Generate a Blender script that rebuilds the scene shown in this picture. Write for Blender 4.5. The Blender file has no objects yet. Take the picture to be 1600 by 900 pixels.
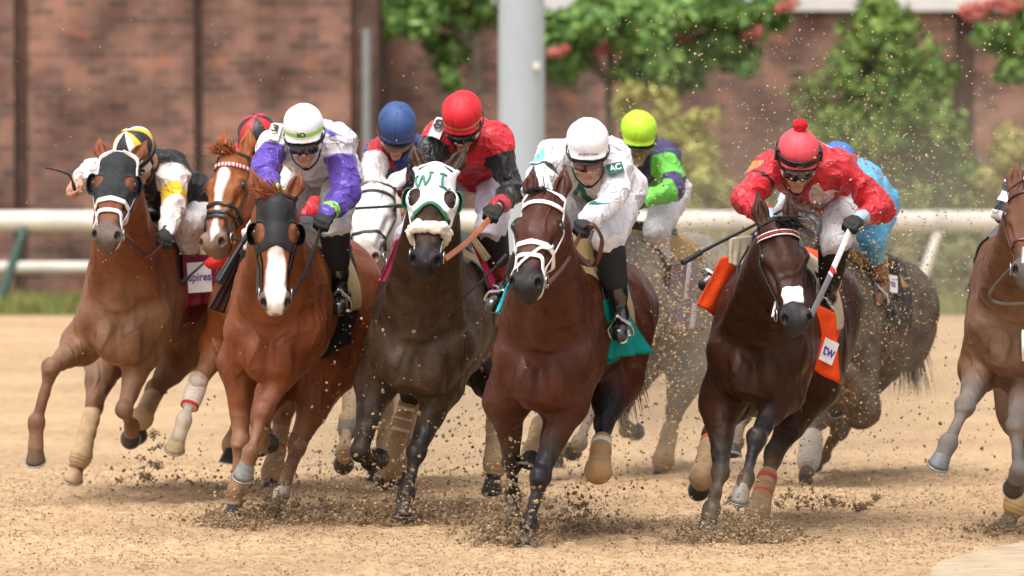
import bpy, math, random
import numpy as np
from math import radians, sin, cos, atan2, pi

# ------------------------------------------------------------------ camera, sky, sun, exposure
SC = bpy.context.scene
FPX, CAMH, HORIZ = 10880.0, 2.09, 182.0
PITCH = math.atan((450 - HORIZ) / FPX)
cam_d = bpy.data.cameras.new("camera"); cam = bpy.data.objects.new("camera", cam_d)
SC.collection.objects.link(cam); SC.camera = cam
cam.location = (0, 0, CAMH); cam.rotation_euler = (pi / 2 - PITCH, 0, 0)
cam_d.sensor_width = 36; cam_d.lens = FPX / 1600 * 36; cam_d.clip_start = 1; cam_d.clip_end = 3000
cam_d.dof.use_dof = True; cam_d.dof.focus_distance = 34.6; cam_d.dof.aperture_fstop = 3.5
SUN_EL, SUN_AZ = radians(66), radians(205)      # azimuth of the sun measured from +Y clockwise
w = bpy.data.worlds.new("World"); SC.world = w; w.use_nodes = True
nt = w.node_tree; nt.nodes.clear()
sky = nt.nodes.new("ShaderNodeTexSky"); sky.sky_type = 'NISHITA'; sky.sun_disc = False
sky.sun_elevation = SUN_EL; sky.sun_rotation = SUN_AZ; sky.dust_density = 4.0; sky.air_density = 1.0; sky.ozone_density = 0.6
hs = nt.nodes.new("ShaderNodeHueSaturation"); hs.inputs["Saturation"].default_value = 0.22
bg = nt.nodes.new("ShaderNodeBackground"); bg.inputs[1].default_value = 0.145
wo = nt.nodes.new("ShaderNodeOutputWorld")
nt.links.new(sky.outputs[0], hs.inputs["Color"]); nt.links.new(hs.outputs[0], bg.inputs[0]); nt.links.new(bg.outputs[0], wo.inputs[0])
sun_d = bpy.data.lights.new("sun", 'SUN'); sun_d.energy = 1.3; sun_d.angle = radians(36); sun_d.color = (1.0, 0.975, 0.94)
sun = bpy.data.objects.new("sun", sun_d); SC.collection.objects.link(sun)
sun.location = (-20, -30, 60)
sun.rotation_euler = (pi / 2 - SUN_EL, 0, pi - SUN_AZ)
SC.view_settings.view_transform = 'Standard'; SC.view_settings.look = 'None'
SC.view_settings.exposure = 0.84; SC.view_settings.gamma = 1; SC.view_settings.use_curve_mapping = False
SC.render.engine = 'CYCLES'
SC.cycles.max_bounces = 6; SC.cycles.use_denoising = True

# ------------------------------------------------------------------ maths
def V(*a): return np.array(a, float)
def nrm(a): return a / (np.linalg.norm(a) + 1e-12)
CAM = V(0, 0, CAMH)
CF = V(0, cos(PITCH), -sin(PITCH)); CU = V(0, sin(PITCH), cos(PITCH)); CR = V(1, 0, 0)
def ray(px, py):
    d = CR * (px - 800) / FPX + CU * (450 - py) / FPX + CF
    return d / d[1]
def P(px, py, Y): return CAM + ray(px, py) * Y           # the point of the place that stands at distance Y
def pxm(Y): return FPX / Y
def lift(p, q, L, sgn):
    """end of a bone of length L that starts at p and is seen at picture position q"""
    d = nrm(ray(*q)); o = CAM - p
    b = o @ d; c = o @ o - L * L
    disc = b * b - c
    t = -b if disc <= 0 else (-b - sgn * math.sqrt(disc))
    return CAM + d * t

def vnoise(Pt, scale, seed=0):
    Q = np.asarray(Pt, float) * scale + 100.0 + seed * 7.31
    i = np.floor(Q).astype(np.int64); f = Q - i; f = f * f * (3 - 2 * f)
    def h(ix, iy, iz):
        n = (ix * 73856093) ^ (iy * 19349663) ^ (iz * 83492791) ^ (seed * 2654435761)
        n = (n ^ (n >> 13)) * 1274126177 & 0x7fffffff
        n = n ^ (n >> 15)
        return (n & 0xffff) / 32767.5 - 1.0
    r = 0
    for dx in (0, 1):
        for dy in (0, 1):
            for dz in (0, 1):
                wgt = (f[:, 0] if dx else 1 - f[:, 0]) * (f[:, 1] if dy else 1 - f[:, 1]) * (f[:, 2] if dz else 1 - f[:, 2])
                r = r + wgt * h(i[:, 0] + dx, i[:, 1] + dy, i[:, 2] + dz)
    return r
def sstep(a, b, x):
    t = np.clip((x - a) / (b - a), 0, 1); return t * t * (3 - 2 * t)

# ------------------------------------------------------------------ signed distance shapes -> one continuous mesh
def smin(a, b, k):
    h = np.maximum(k - np.abs(a - b), 0) / k
    return np.minimum(a, b) - h * h * k * 0.25
class Sdf:
    def __init__(s): s.p = []
    def cap(s, a, b, ra, rb=None, k=.03, op=0, sq=None):
        rb = ra if rb is None else rb
        a = np.asarray(a, float); b = np.asarray(b, float); ab = b - a; L2 = ab @ ab + 1e-12
        def f(X, Y, Z):
            dx, dy, dz = X - a[0], Y - a[1], Z - a[2]
            t = np.clip((dx * ab[0] + dy * ab[1] + dz * ab[2]) / L2, 0, 1)
            qx, qy, qz = dx - t * ab[0], dy - t * ab[1], dz - t * ab[2]
            d2 = qx * qx + qy * qy + qz * qz
            if sq is not None:
                ax, g = sq
                c = qx * ax[0] + qy * ax[1] + qz * ax[2]
                d2 = d2 + c * c * (g * g - 1)
            return np.sqrt(d2) - (ra + (rb - ra) * t)
        m = max(ra, rb) * (1.0 if sq is None else max(1.0, 1 / sq[1]))
        s.p.append((f, np.minimum(a, b) - m, np.maximum(a, b) + m, k, op)); return s
    def ell(s, c, r, R=None, k=.03, op=0):
        c = np.asarray(c, float); r = np.asarray(r, float); R = np.eye(3) if R is None else np.asarray(R)
        def f(X, Y, Z):
            dx, dy, dz = X - c[0], Y - c[1], Z - c[2]
            k0 = 0; k1 = 0
            for i in range(3):
                q = dx * R[i, 0] + dy * R[i, 1] + dz * R[i, 2]
                k0 = k0 + (q / r[i]) ** 2; k1 = k1 + (q / r[i] ** 2) ** 2
            k0 = np.sqrt(k0); k1 = np.sqrt(k1) + 1e-9
            return k0 * (k0 - 1) / k1
        ext = np.sqrt(((R * r[:, None]) ** 2).sum(0))
        s.p.append((f, c - ext, c + ext, k, op)); return s
    def add(s, o): s.p += o.p; return s
    def bounds(s):
        A = [p for p in s.p if p[4] == 0]
        return np.min([p[1] for p in A], 0), np.max([p[2] for p in A], 0)
    def ev(s, Pt):
        X, Y, Z = Pt[:, 0], Pt[:, 1], Pt[:, 2]
        D = np.full(len(Pt), 9.0)
        for f, lo, hi, k, op in s.p:
            v = f(X, Y, Z)
            D = smin(D, v, k) if op == 0 else -smin(-D, v, k)
        return D
    def grad(s, Pt, e=.004):
        g = np.stack([s.ev(Pt + V(e, 0, 0)) - s.ev(Pt - V(e, 0, 0)), s.ev(Pt + V(0, e, 0)) - s.ev(Pt - V(0, e, 0)),
                      s.ev(Pt + V(0, 0, e)) - s.ev(Pt - V(0, 0, e))], 1)
        return g / (np.linalg.norm(g, axis=1)[:, None] + 1e-9)
    def proj(s, Pt, off=0.0, it=7):
        Q = np.array(Pt, float)
        for _ in range(it):
            Q = Q - (np.clip(s.ev(Q) - off, -.05, .05))[:, None] * s.grad(Q)
        return Q, s.grad(Q)
    def grid(s, h, infl=0., lo=None, hi=None):
        l, u = s.bounds(); pad = infl + 3 * h
        l = l - pad; u = u + pad
        if lo is not None: l = np.maximum(l, lo)
        if hi is not None: u = np.minimum(u, hi)
        n = np.maximum(np.ceil((u - l) / h).astype(int) + 1, 4)
        ax = [l[i] + h * np.arange(n[i]) for i in range(3)]
        D = np.full(n, 1.0, np.float32)
        for f, a, b, k, op in s.p:
            m = k + infl + 2.5 * h
            i0 = np.clip(np.floor((a - m - l) / h).astype(int), 0, n); i1 = np.clip(np.ceil((b + m - l) / h).astype(int) + 1, 0, n)
            if (i1 <= i0).any(): continue
            sl = tuple(slice(i0[q], i1[q]) for q in range(3))
            v = f(ax[0][sl[0]][:, None, None], ax[1][sl[1]][None, :, None], ax[2][sl[2]][None, None, :])
            D[sl] = smin(D[sl], v, k) if op == 0 else -smin(-D[sl], v, k)
        return D, ax, l
    def mesh(s, h, infl=0., clip=None, lo=None, hi=None, bump=None):
        D, ax, l = s.grid(h, infl, lo, hi)
        if infl: D = D - infl
        if clip is not None:
            n = D.shape
            C = clip(ax[0][:, None, None] + np.zeros(n), ax[1][None, :, None] + np.zeros(n), ax[2][None, None, :] + np.zeros(n))
            D = np.maximum(D, C)
        return nets(D, l, h)
def nets(D, l, h):
    S = D < 0
    c = np.zeros(tuple(n - 1 for n in D.shape), np.uint8)
    offs = [(i, j, k) for i in (0, 1) for j in (0, 1) for k in (0, 1)]
    sh = tuple(n - 1 for n in D.shape)
    for o in offs: c += S[o[0]:o[0] + sh[0], o[1]:o[1] + sh[1], o[2]:o[2] + sh[2]]
    act = (c > 0) & (c < 8)
    I = np.argwhere(act); vid = np.full(sh, -1, np.int64); vid[act] = np.arange(len(I))
    acc = np.zeros((len(I), 3)); cnt = np.zeros(len(I))
    val = {o: D[I[:, 0] + o[0], I[:, 1] + o[1], I[:, 2] + o[2]] for o in offs}
    for o in offs:
        for a in range(3):
            if o[a] == 0:
                q = list(o); q[a] = 1; q = tuple(q)
                d0, d1 = val[o], val[q]; m = (d0 < 0) != (d1 < 0)
                t = np.where(m, d0 / np.where(m, d0 - d1, 1), 0)
                p = np.array(o, float)[None, :] + 0 * acc; p[:, a] = t
                acc += p * m[:, None]; cnt += m
    Vt = l + (I + acc / cnt[:, None]) * h
    Q = []
    for a in range(3):
        b, cc = (a + 1) % 3, (a + 2) % 3
        sl0 = [slice(None)] * 3; sl1 = [slice(None)] * 3
        sl0[a] = slice(0, -1); sl1[a] = slice(1, None)
        A = S[tuple(sl0)]; B = S[tuple(sl1)]
        for flip, M in ((0, A & ~B), (1, ~A & B)):
            E = np.argwhere(M)
            ok = (E[:, b] > 0) & (E[:, cc] > 0) & (E[:, b] < sh[b]) & (E[:, cc] < sh[cc])
            E = E[ok]
            def g(db, dc):
                F = E.copy(); F[:, b] -= db; F[:, cc] -= dc; return vid[F[:, 0], F[:, 1], F[:, 2]]
            q = np.stack([g(1, 1), g(0, 1), g(0, 0), g(1, 0)], 1)
            Q.append(q[:, ::-1] if flip else q)
    Q = np.concatenate(Q)
    return Vt, Q[(Q >= 0).all(1)]

# ------------------------------------------------------------------ mesh -> object
COL = SC.collection
def vnormals(Vt, F):
    n = np.zeros_like(Vt)
    a, b, c = Vt[F[:, 0]], Vt[F[:, 1]], Vt[F[:, 2]]
    fn = np.cross(b - a, c - a)
    if F.shape[1] == 4:
        fn = fn + np.cross(c - a, Vt[F[:, 3]] - a)
    for i in range(F.shape[1]): np.add.at(n, F[:, i], fn)
    return n / (np.linalg.norm(n, axis=1)[:, None] + 1e-12)
def mobj(name, Vt, F, mat, parent=None, smooth=True, attrs=None):
    Vt = np.asarray(Vt, float); F = np.asarray(F)
    o0 = np.array(parent_world(parent)) if parent is not None else V(0, 0, 0)
    me = bpy.data.meshes.new(name)
    me.vertices.add(len(Vt)); me.vertices.foreach_set("co", (Vt - o0).astype(np.float32).ravel())
    k = F.shape[1]
    me.loops.add(F.size); me.loops.foreach_set("vertex_index", F.astype(np.int32).ravel())
    me.polygons.add(len(F)); me.polygons.foreach_set("loop_start", (np.arange(len(F)) * k).astype(np.int32))
    me.update(calc_edges=True); me.validate()
    me.polygons.foreach_set("use_smooth", np.full(len(me.polygons), smooth, bool))
    for nm, val in (attrs or {}).items():
        at = me.attributes.new(nm, 'FLOAT', 'POINT'); at.data.foreach_set("value", np.asarray(val, np.float32))
    if mat is not None: me.materials.append(mat)
    o = bpy.data.objects.new(name, me); COL.objects.link(o)
    if parent is not None: o.parent = parent
    return o
def parent_world(p):
    v = V(*p.location)
    while p.parent is not None:
        p = p.parent; v = v + V(*p.location)
    return v
def thing(name, loc, label, cat, group=None):
    o = bpy.data.objects.new(name, None); COL.objects.link(o); o.location = [float(x) for x in loc]; o.empty_display_size = .2
    return tag(o, label, cat, group)
def tag(o, label=None, cat=None, group=None, kind=None):
    if label: o["label"] = label
    if cat: o["category"] = cat
    if group: o["group"] = group
    if kind: o["kind"] = kind
    return o
def join(parts):
    vs, fs, n = [], [], 0
    for v, f in parts:
        vs.append(v); fs.append(np.asarray(f) + n); n += len(v)
    return np.concatenate(vs), np.concatenate(fs)
def sweep(path, normals, wid, th, closed=False, caps=True, round_=False, ns=8):
    """a strap (rectangular) or a rope (round) swept along path"""
    path = np.asarray(path, float); n = len(path)
    T = np.gradient(path, axis=0)
    if closed: T = np.roll(path, -1, 0) - np.roll(path, 1, 0)
    T /= np.linalg.norm(T, axis=1)[:, None] + 1e-12
    N = np.asarray(normals, float) * np.ones((n, 1)); N = N - (N * T).sum(1)[:, None] * T; N /= np.linalg.norm(N, axis=1)[:, None] + 1e-12
    B = np.cross(T, N)
    wid = np.ones(n) * wid; th = np.ones(n) * th
    if round_: sec = [(cos(a), sin(a)) for a in np.arange(ns) * 2 * pi / ns]
    else: sec = [(-1, -.6), (-.8, -1), (.8, -1), (1, -.6), (1, .6), (.8, 1), (-.8, 1), (-1, .6)]
    m = len(sec)
    Vt = np.concatenate([[path[i] + B[i] * a * wid[i] / 2 + N[i] * b * th[i] / 2 for a, b in sec] for i in range(n)])
    F = []
    for i in range(n if closed else n - 1):
        j = (i + 1) % n
        for q in range(m):
            r = (q + 1) % m; F.append((i * m + q, i * m + r, j * m + r, j * m + q))
    if not closed and caps:
        for e in (0, (n - 1) * m):
            for q in range(1, m - 1, 2):
                r = (e, e + q, e + q + 1, e + (q + 2) % m)
                F.append(r if e else r[::-1])
    return np.asarray(Vt).reshape(-1, 3), np.array(F)
def spline(pts, n=24):
    pts = [np.asarray(p, float) for p in pts]
    if len(pts) == 2: return np.array([pts[0] + (pts[1] - pts[0]) * t for t in np.linspace(0, 1, n)])
    Q = [2 * pts[0] - pts[1]] + pts + [2 * pts[-1] - pts[-2]]
    out = []
    seg = len(pts) - 1
    for u in np.linspace(0, seg - 1e-6, n):
        i = int(u); t = u - i; a, b, c, d = Q[i:i + 4]
        out.append(.5 * (2 * b + (c - a) * t + (2 * a - 5 * b + 4 * c - d) * t * t + (3 * b - a - 3 * c + d) * t ** 3))
    return np.array(out)
def loft(rings, close_start=True, close_end=True):
    m = len(rings[0]); n = len(rings)
    Vt = np.concatenate(rings); F = []
    for i in range(n - 1):
        for q in range(m):
            r = (q + 1) % m; F.append((i * m + q, i * m + r, (i + 1) * m + r, (i + 1) * m + q))
    Vt = np.concatenate([Vt, [np.mean(rings[0], 0), np.mean(rings[-1], 0)]])
    for q in range(m):
        r = (q + 1) % m
        if close_start: F.append((n * m, r, q, q))
        if close_end: F.append((n * m + 1, (n - 1) * m + q, (n - 1) * m + r, (n - 1) * m + r))
    return Vt, np.array(F)
def boxm(c, half, R=None):
    R = np.eye(3) if R is None else R
    Vt = np.array([c + R.T @ (np.array(half) * V(x, y, z)) for x in (-1, 1) for y in (-1, 1) for z in (-1, 1)])
    F = np.array([(0, 1, 3, 2), (4, 6, 7, 5), (0, 4, 5, 1), (2, 3, 7, 6), (0, 2, 6, 4), (1, 5, 7, 3)])
    return Vt, F

# ------------------------------------------------------------------ materials
MC = {}
def mat(name, base, layers=(), rough=.6, spec=.4, var=.12, vscale=14., bump=None, coat=0., metal=0., sheen=0., stretch=None, coatr=.15, rvar=0., relief=()):
    """layers: (attribute, colour, edge half width, noise amplitude, noise scale) laid one over the other"""
    key = (name, tuple(base), tuple(layers), rough, spec, var, vscale, bump, coat, metal, sheen)
    if key in MC: return MC[key]
    m = bpy.data.materials.new(name); m.use_nodes = True
    t = m.node_tree; N = t.nodes; L = t.links; b = N["Principled BSDF"]
    tc = N.new("ShaderNodeTexCoord")
    no = N.new("ShaderNodeTexNoise"); no.inputs["Scale"].default_value = vscale; no.inputs["Detail"].default_value = 5; no.inputs["Roughness"].default_value = .6
    L.new(tc.outputs["Object"], no.inputs["Vector"])
    mr = N.new("ShaderNodeMapRange"); mr.inputs["From Min"].default_value = .3; mr.inputs["From Max"].default_value = .7
    mr.inputs["To Min"].default_value = 1 - var; mr.inputs["To Max"].default_value = 1 + var
    L.new(no.outputs["Fac"], mr.inputs["Value"])
    col = N.new("ShaderNodeRGB"); col.outputs[0].default_value = (*base, 1); cur = col.outputs[0]
    for a, c, e, amp, sc in layers:
        at = N.new("ShaderNodeAttribute"); at.attribute_name = a; val = at.outputs["Fac"]
        if amp:
            n2 = N.new("ShaderNodeTexNoise"); n2.inputs["Scale"].default_value = sc; n2.inputs["Detail"].default_value = 6; n2.inputs["Roughness"].default_value = .65
            L.new(tc.outputs["Object"], n2.inputs["Vector"])
            ma = N.new("ShaderNodeMath"); ma.operation = 'MULTIPLY_ADD'; ma.inputs[1].default_value = amp; ma.inputs[2].default_value = -amp * .5
            L.new(n2.outputs["Fac"], ma.inputs[0])
            ad = N.new("ShaderNodeMath"); ad.operation = 'ADD'; L.new(val, ad.inputs[0]); L.new(ma.outputs[0], ad.inputs[1]); val = ad.outputs[0]
        m2 = N.new("ShaderNodeMapRange"); m2.interpolation_type = 'SMOOTHSTEP'
        m2.inputs["From Min"].default_value = -e; m2.inputs["From Max"].default_value = e
        L.new(val, m2.inputs["Value"])
        mx = N.new("ShaderNodeMix"); mx.data_type = 'RGBA'; mx.inputs[7].default_value = (*c, 1)
        L.new(m2.outputs[0], mx.inputs[0]); L.new(cur, mx.inputs[6]); cur = mx.outputs[2]
    mu = N.new("ShaderNodeMix"); mu.data_type = 'RGBA'; mu.blend_type = 'MULTIPLY'; mu.inputs[0].default_value = 1
    L.new(cur, mu.inputs[6]); L.new(mr.outputs[0], mu.inputs[7])
    L.new(mu.outputs[2], b.inputs["Base Color"])
    if rvar:
        n4 = N.new("ShaderNodeTexNoise"); n4.inputs["Scale"].default_value = 5; n4.inputs["Detail"].default_value = 6; L.new(tc.outputs["Object"], n4.inputs["Vector"])
        r4 = N.new("ShaderNodeMapRange"); r4.inputs["From Min"].default_value = .35; r4.inputs["From Max"].default_value = .65; r4.inputs["To Min"].default_value = rough - rvar; r4.inputs["To Max"].default_value = rough + rvar
        L.new(n4.outputs["Fac"], r4.inputs["Value"]); L.new(r4.outputs[0], b.inputs["Roughness"])
    b.inputs["Roughness"].default_value = rough; b.inputs["Specular IOR Level"].default_value = spec; b.inputs["Metallic"].default_value = metal
    b.inputs["Coat Weight"].default_value = coat; b.inputs["Coat Roughness"].default_value = coatr
    b.inputs["Sheen Weight"].default_value = sheen
    if bump:
        bs, st = bump
        n3 = N.new("ShaderNodeTexNoise"); n3.inputs["Scale"].default_value = bs; n3.inputs["Detail"].default_value = 6
        if stretch:
            mp = N.new("ShaderNodeMapping"); mp.inputs["Scale"].default_value = stretch; L.new(tc.outputs["Object"], mp.inputs[0]); L.new(mp.outputs[0], n3.inputs["Vector"])
        else: L.new(tc.outputs["Object"], n3.inputs["Vector"])
        bm = N.new("ShaderNodeBump"); bm.inputs["Strength"].default_value = 1; bm.inputs["Distance"].default_value = st
        h_ = n3.outputs["Fac"]
        if relief:
            bm.inputs["Distance"].default_value = 1
            def term(sock, amp, prev):
                q = N.new("ShaderNodeMath"); q.operation = 'MULTIPLY_ADD'; q.inputs[1].default_value = amp; L.new(sock, q.inputs[0])
                if prev is None: q.inputs[2].default_value = 0
                else: L.new(prev, q.inputs[2])
                return q.outputs[0]
            h_ = term(h_, st, None)
            for kind, sc, amp, str_ in relief:      # 'soft' swellings or sharp 'ridge' lines (veins, creases)
                mp = N.new("ShaderNodeMapping"); mp.inputs["Scale"].default_value = str_; L.new(tc.outputs["Object"], mp.inputs[0])
                n5 = N.new("ShaderNodeTexNoise"); n5.inputs["Scale"].default_value = sc; n5.inputs["Detail"].default_value = 1.5; n5.inputs["Distortion"].default_value = .6 if kind == 'ridge' else 0
                L.new(mp.outputs[0], n5.inputs["Vector"]); o5 = n5.outputs["Fac"]
                if kind == 'ridge':
                    s5 = N.new("ShaderNodeMath"); s5.operation = 'SUBTRACT'; s5.inputs[1].default_value = .5; L.new(o5, s5.inputs[0])
                    a5 = N.new("ShaderNodeMath"); a5.operation = 'ABSOLUTE'; L.new(s5.outputs[0], a5.inputs[0])
                    r5 = N.new("ShaderNodeMapRange"); r5.interpolation_type = 'SMOOTHSTEP'; r5.inputs["From Min"].default_value = 0; r5.inputs["From Max"].default_value = .045; r5.inputs["To Min"].default_value = 1; r5.inputs["To Max"].default_value = 0
                    L.new(a5.outputs[0], r5.inputs["Value"]); o5 = r5.outputs[0]
                h_ = term(o5, amp, h_)
        L.new(h_, bm.inputs["Height"]); L.new(bm.outputs[0], b.inputs["Normal"])
    MC[key] = m
    return m
def srgb(r, g, b):
    f = lambda c: (c / 255 / 12.92) if c / 255 <= .04045 else ((c / 255 + .055) / 1.055) ** 2.4
    return (f(r), f(g), f(b))
TAN = (.40, .27, .15)
def poly_sd(p2, poly):
    """signed distance to a polygon, positive inside"""
    poly = np.asarray(poly, float); d = np.full(len(p2), 9.); ins = np.zeros(len(p2), bool)
    for i in range(len(poly)):
        a, b = poly[i], poly[(i + 1) % len(poly)]
        e = b - a; w_ = p2 - a; t = np.clip((w_ @ e) / (e @ e), 0, 1)
        d = np.minimum(d, np.linalg.norm(w_ - t[:, None] * e, axis=1))
        c = ((a[1] <= p2[:, 1]) & (b[1] > p2[:, 1])) | ((b[1] <= p2[:, 1]) & (a[1] > p2[:, 1]))
        xi = a[0] + (p2[:, 1] - a[1]) / (e[1] if abs(e[1]) > 1e-9 else 1e-9) * e[0]
        ins ^= c & (p2[:, 0] < xi)
    return np.where(ins, d, -d)
def seg_t(Pt, a, b):
    ab = b - a; t = np.clip((Pt - a) @ ab / (ab @ ab + 1e-12), 0, 1)
    return t, np.linalg.norm(Pt - a - t[:, None] * ab, axis=1)
def chain_t(Pt, pts):
    """distance to a chain of joints and the length run along it"""
    best = np.full(len(Pt), 9.); run = np.zeros(len(Pt)); acc = 0
    for a, b in zip(pts[:-1], pts[1:]):
        t, d = seg_t(Pt, a, b); m = d < best; best[m] = d[m]; L = np.linalg.norm(b - a); run[m] = acc + t[m] * L; acc += L
    return best, run
def text(s, c, R, U, size, m, parent, sdf=None, th=.002, name="lettering", squeeze=1.0, bold=0.0):
    """flat lettering at c, running along R, upright along U, laid onto the surface of sdf"""
    cu = bpy.data.curves.new("tmp", 'FONT'); cu.body = s; cu.align_x = 'CENTER'; cu.align_y = 'CENTER'; cu.size = 1; cu.offset = bold
    ob = bpy.data.objects.new("tmp", cu); COL.objects.link(ob)
    dg = bpy.context.evaluated_depsgraph_get(); dg.update()
    me = ob.evaluated_get(dg).to_mesh()
    vs = np.array([v.co[:] for v in me.vertices]); tri = []
    for p in me.polygons:
        vv = list(p.vertices)
        for i in range(1, len(vv) - 1): tri.append((vv[0], vv[i], vv[i + 1]))
    ob.evaluated_get(dg).to_mesh_clear(); bpy.data.objects.remove(ob); bpy.data.curves.remove(cu)
    N = nrm(np.cross(R, U))
    W = c + vs[:, :1] * size * squeeze * R + vs[:, 1:2] * size * U
    if sdf is not None:
        W = W + N * .03
        for _ in range(25):
            W = W - np.clip(sdf.ev(W) - th, -.02, .02)[:, None] * N
    return mobj(name, W, np.array(tri), m, parent, smooth=False)
def strands(name, roots, dirs, length, mat_, parent, seed=0, width=.006, curl=.03, droop=.3, seg=5):
    rs = np.random.RandomState(seed); vs = []; fs = []; n0 = 0
    for r, d in zip(roots, dirs):
        L = length * rs.uniform(.6, 1.15); d = nrm(d); p = np.array(r, float)
        side = nrm(np.cross(d, rs.normal(size=3))); up = np.cross(d, side); w0 = width * rs.uniform(.6, 1.3)
        ph = rs.normal(size=3) * curl
        for i in range(seg + 1):
            t = i / seg; wd = w0 * (1 - t) ** .7 + .0006
            for a in range(3):
                an = a * 2 * pi / 3
                vs.append(p + (side * cos(an) + up * sin(an)) * wd * (1 if a else .6))
            d = nrm(d + V(0, 0, -droop / seg) + ph * 2 / seg + rs.normal(size=3) * curl * .4); p = p + d * L / seg
        for i in range(seg):
            for a in range(3):
                b = (a + 1) % 3
                fs.append((n0 + i * 3 + a, n0 + i * 3 + b, n0 + i * 3 + 3 + b, n0 + i * 3 + 3 + a))
        n0 += (seg + 1) * 3
    return mobj(name, np.array(vs), np.array(fs), mat_, parent)
# ------------------------------------------------------------------ the setting
def node_mat(name):
    m = bpy.data.materials.new(name); m.use_nodes = True
    return m, m.node_tree.nodes, m.node_tree.links, m.node_tree.nodes["Principled BSDF"]
def ramp(N, stops):
    r = N.new("ShaderNodeValToRGB"); e = r.color_ramp.elements
    while len(e) < len(stops): e.new(.5)
    for x, (p, c) in zip(e, stops): x.position = p; x.color = (*c, 1)
    return r
# track: one sheet out to the horizon, finely relieved where the horses run
def make_track():
    def axis(lo, hi, step, far):
        a = list(np.arange(lo, hi, step)); g = step; x = hi
        while x < far[1]: a.append(x); g *= 1.35; x += g
        a.append(far[1]); g = step; x = lo; b = []
        while x > far[0]:
            g *= 1.35; x -= g; b.append(max(x, far[0]))
        return np.array(sorted(set(b)) + a)
    xs = axis(-3.1, 3.1, .024, (-900, 900)); ys = axis(30.0, 41.0, .04, (-60, 1500))
    X, Y = np.meshgrid(xs, ys, indexing='ij'); n = X.shape
    Pt = np.stack([X.ravel(), Y.ravel(), 0 * X.ravel()], 1)
    near = sstep(60, 38, Pt[:, 1]) * sstep(26, 30, Pt[:, 1]) * sstep(8, 4, np.abs(Pt[:, 0]))
    z = .013 * vnoise(Pt, 24, 1) + .014 * vnoise(Pt, 8, 2) + .014 * vnoise(Pt, 1.6, 3)
    cl = vnoise(Pt, 13, 5); z += .022 * sstep(.35, .8, cl)
    Pt[:, 2] = z * near - .004
    I = np.arange(n[0] * n[1]).reshape(n)
    F = np.stack([I[:-1, :-1], I[1:, :-1], I[1:, 1:], I[:-1, 1:]], -1).reshape(-1, 4)
    m, N, L, b = node_mat("track_dirt")
    tc = N.new("ShaderNodeTexCoord")
    n1 = N.new("ShaderNodeTexNoise"); n1.inputs["Scale"].default_value = 9; n1.inputs["Detail"].default_value = 8; n1.inputs["Roughness"].default_value = .7
    n2 = N.new("ShaderNodeTexNoise"); n2.inputs["Scale"].default_value = .55; n2.inputs["Detail"].default_value = 4
    L.new(tc.outputs["Object"], n1.inputs["Vector"]); L.new(tc.outputs["Object"], n2.inputs["Vector"])
    r1 = ramp(N, [(.30, (.33, .215, .122)), (.5, (.54, .368, .215)), (.7, (.62, .44, .27))])
    r2 = ramp(N, [(.35, (.86, .84, .82)), (.65, (1.06, 1.05, 1.04))])
    L.new(n1.outputs["Fac"], r1.inputs[0]); L.new(n2.outputs["Fac"], r2.inputs[0])
    mx = N.new("ShaderNodeMix"); mx.data_type = 'RGBA'; mx.blend_type = 'MULTIPLY'; mx.inputs[0].default_value = 1
    L.new(r1.outputs[0], mx.inputs[6]); L.new(r2.outputs[0], mx.inputs[7])
    nf = N.new("ShaderNodeTexNoise"); nf.inputs["Scale"].default_value = 42; nf.inputs["Detail"].default_value = 3; L.new(tc.outputs["Object"], nf.inputs["Vector"])
    rf = ramp(N, [(.34, (.50, .45, .41)), (.45, (1, 1, 1))]); L.new(nf.outputs["Fac"], rf.inputs[0])
    mf = N.new("ShaderNodeMix"); mf.data_type = 'RGBA'; mf.blend_type = 'MULTIPLY'; mf.inputs[0].default_value = .85
    L.new(mx.outputs[2], mf.inputs[6]); L.new(rf.outputs[0], mf.inputs[7]); L.new(mf.outputs[2], b.inputs["Base Color"])
    b.inputs["Roughness"].default_value = .95; b.inputs["Specular IOR Level"].default_value = .1
    n3 = N.new("ShaderNodeTexNoise"); n3.inputs["Scale"].default_value = 60; n3.inputs["Detail"].default_value = 8
    L.new(tc.outputs["Object"], n3.inputs["Vector"])
    bm = N.new("ShaderNodeBump"); bm.inputs["Distance"].default_value = .02; L.new(n3.outputs["Fac"], bm.inputs["Height"]); L.new(bm.outputs[0], b.inputs["Normal"])
    tag(mobj("track", Pt, F, m), kind="structure")
make_track()
def sheet(name, poly, z, m, kind="structure"):
    me = bpy.data.meshes.new(name); me.from_pydata([(x, y, z) for x, y in poly], [], [list(range(len(poly)))])
    me.materials.append(m); o = bpy.data.objects.new(name, me); COL.objects.link(o); return tag(o, kind=kind)
# pale concrete apron at the inside of the turn
def make_apron():
    m = mat("pale_concrete", (.43, .33, .225), rough=.9, spec=.15, var=.22, vscale=5, bump=(30, .004))
    edge = [P(1453, 915, 31), P(1455, 893, 32.0), P(1470, 882, 32.5), P(1505, 871, 33.0), P(1550, 861, 33.5), P(1605, 851, 34.0), P(1700, 838, 34.7), P(1900, 815, 36)]
    pts = [(p[0], p[1]) for p in edge] + [(9, 34), (9, 30), (3.4, 28)]
    top = [(x, y, .014) for x, y in pts]; bot = [(x, y, -.06) for x, y in pts]; n = len(pts)
    me = bpy.data.meshes.new("path"); me.from_pydata(top + bot, [], [list(range(n))[::-1]] + [(i, (i + 1) % n, n + (i + 1) % n, n + i) for i in range(n)])
    me.materials.append(m); o = bpy.data.objects.new("path", me); COL.objects.link(o); tag(o, kind="structure")
make_apron()
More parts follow.
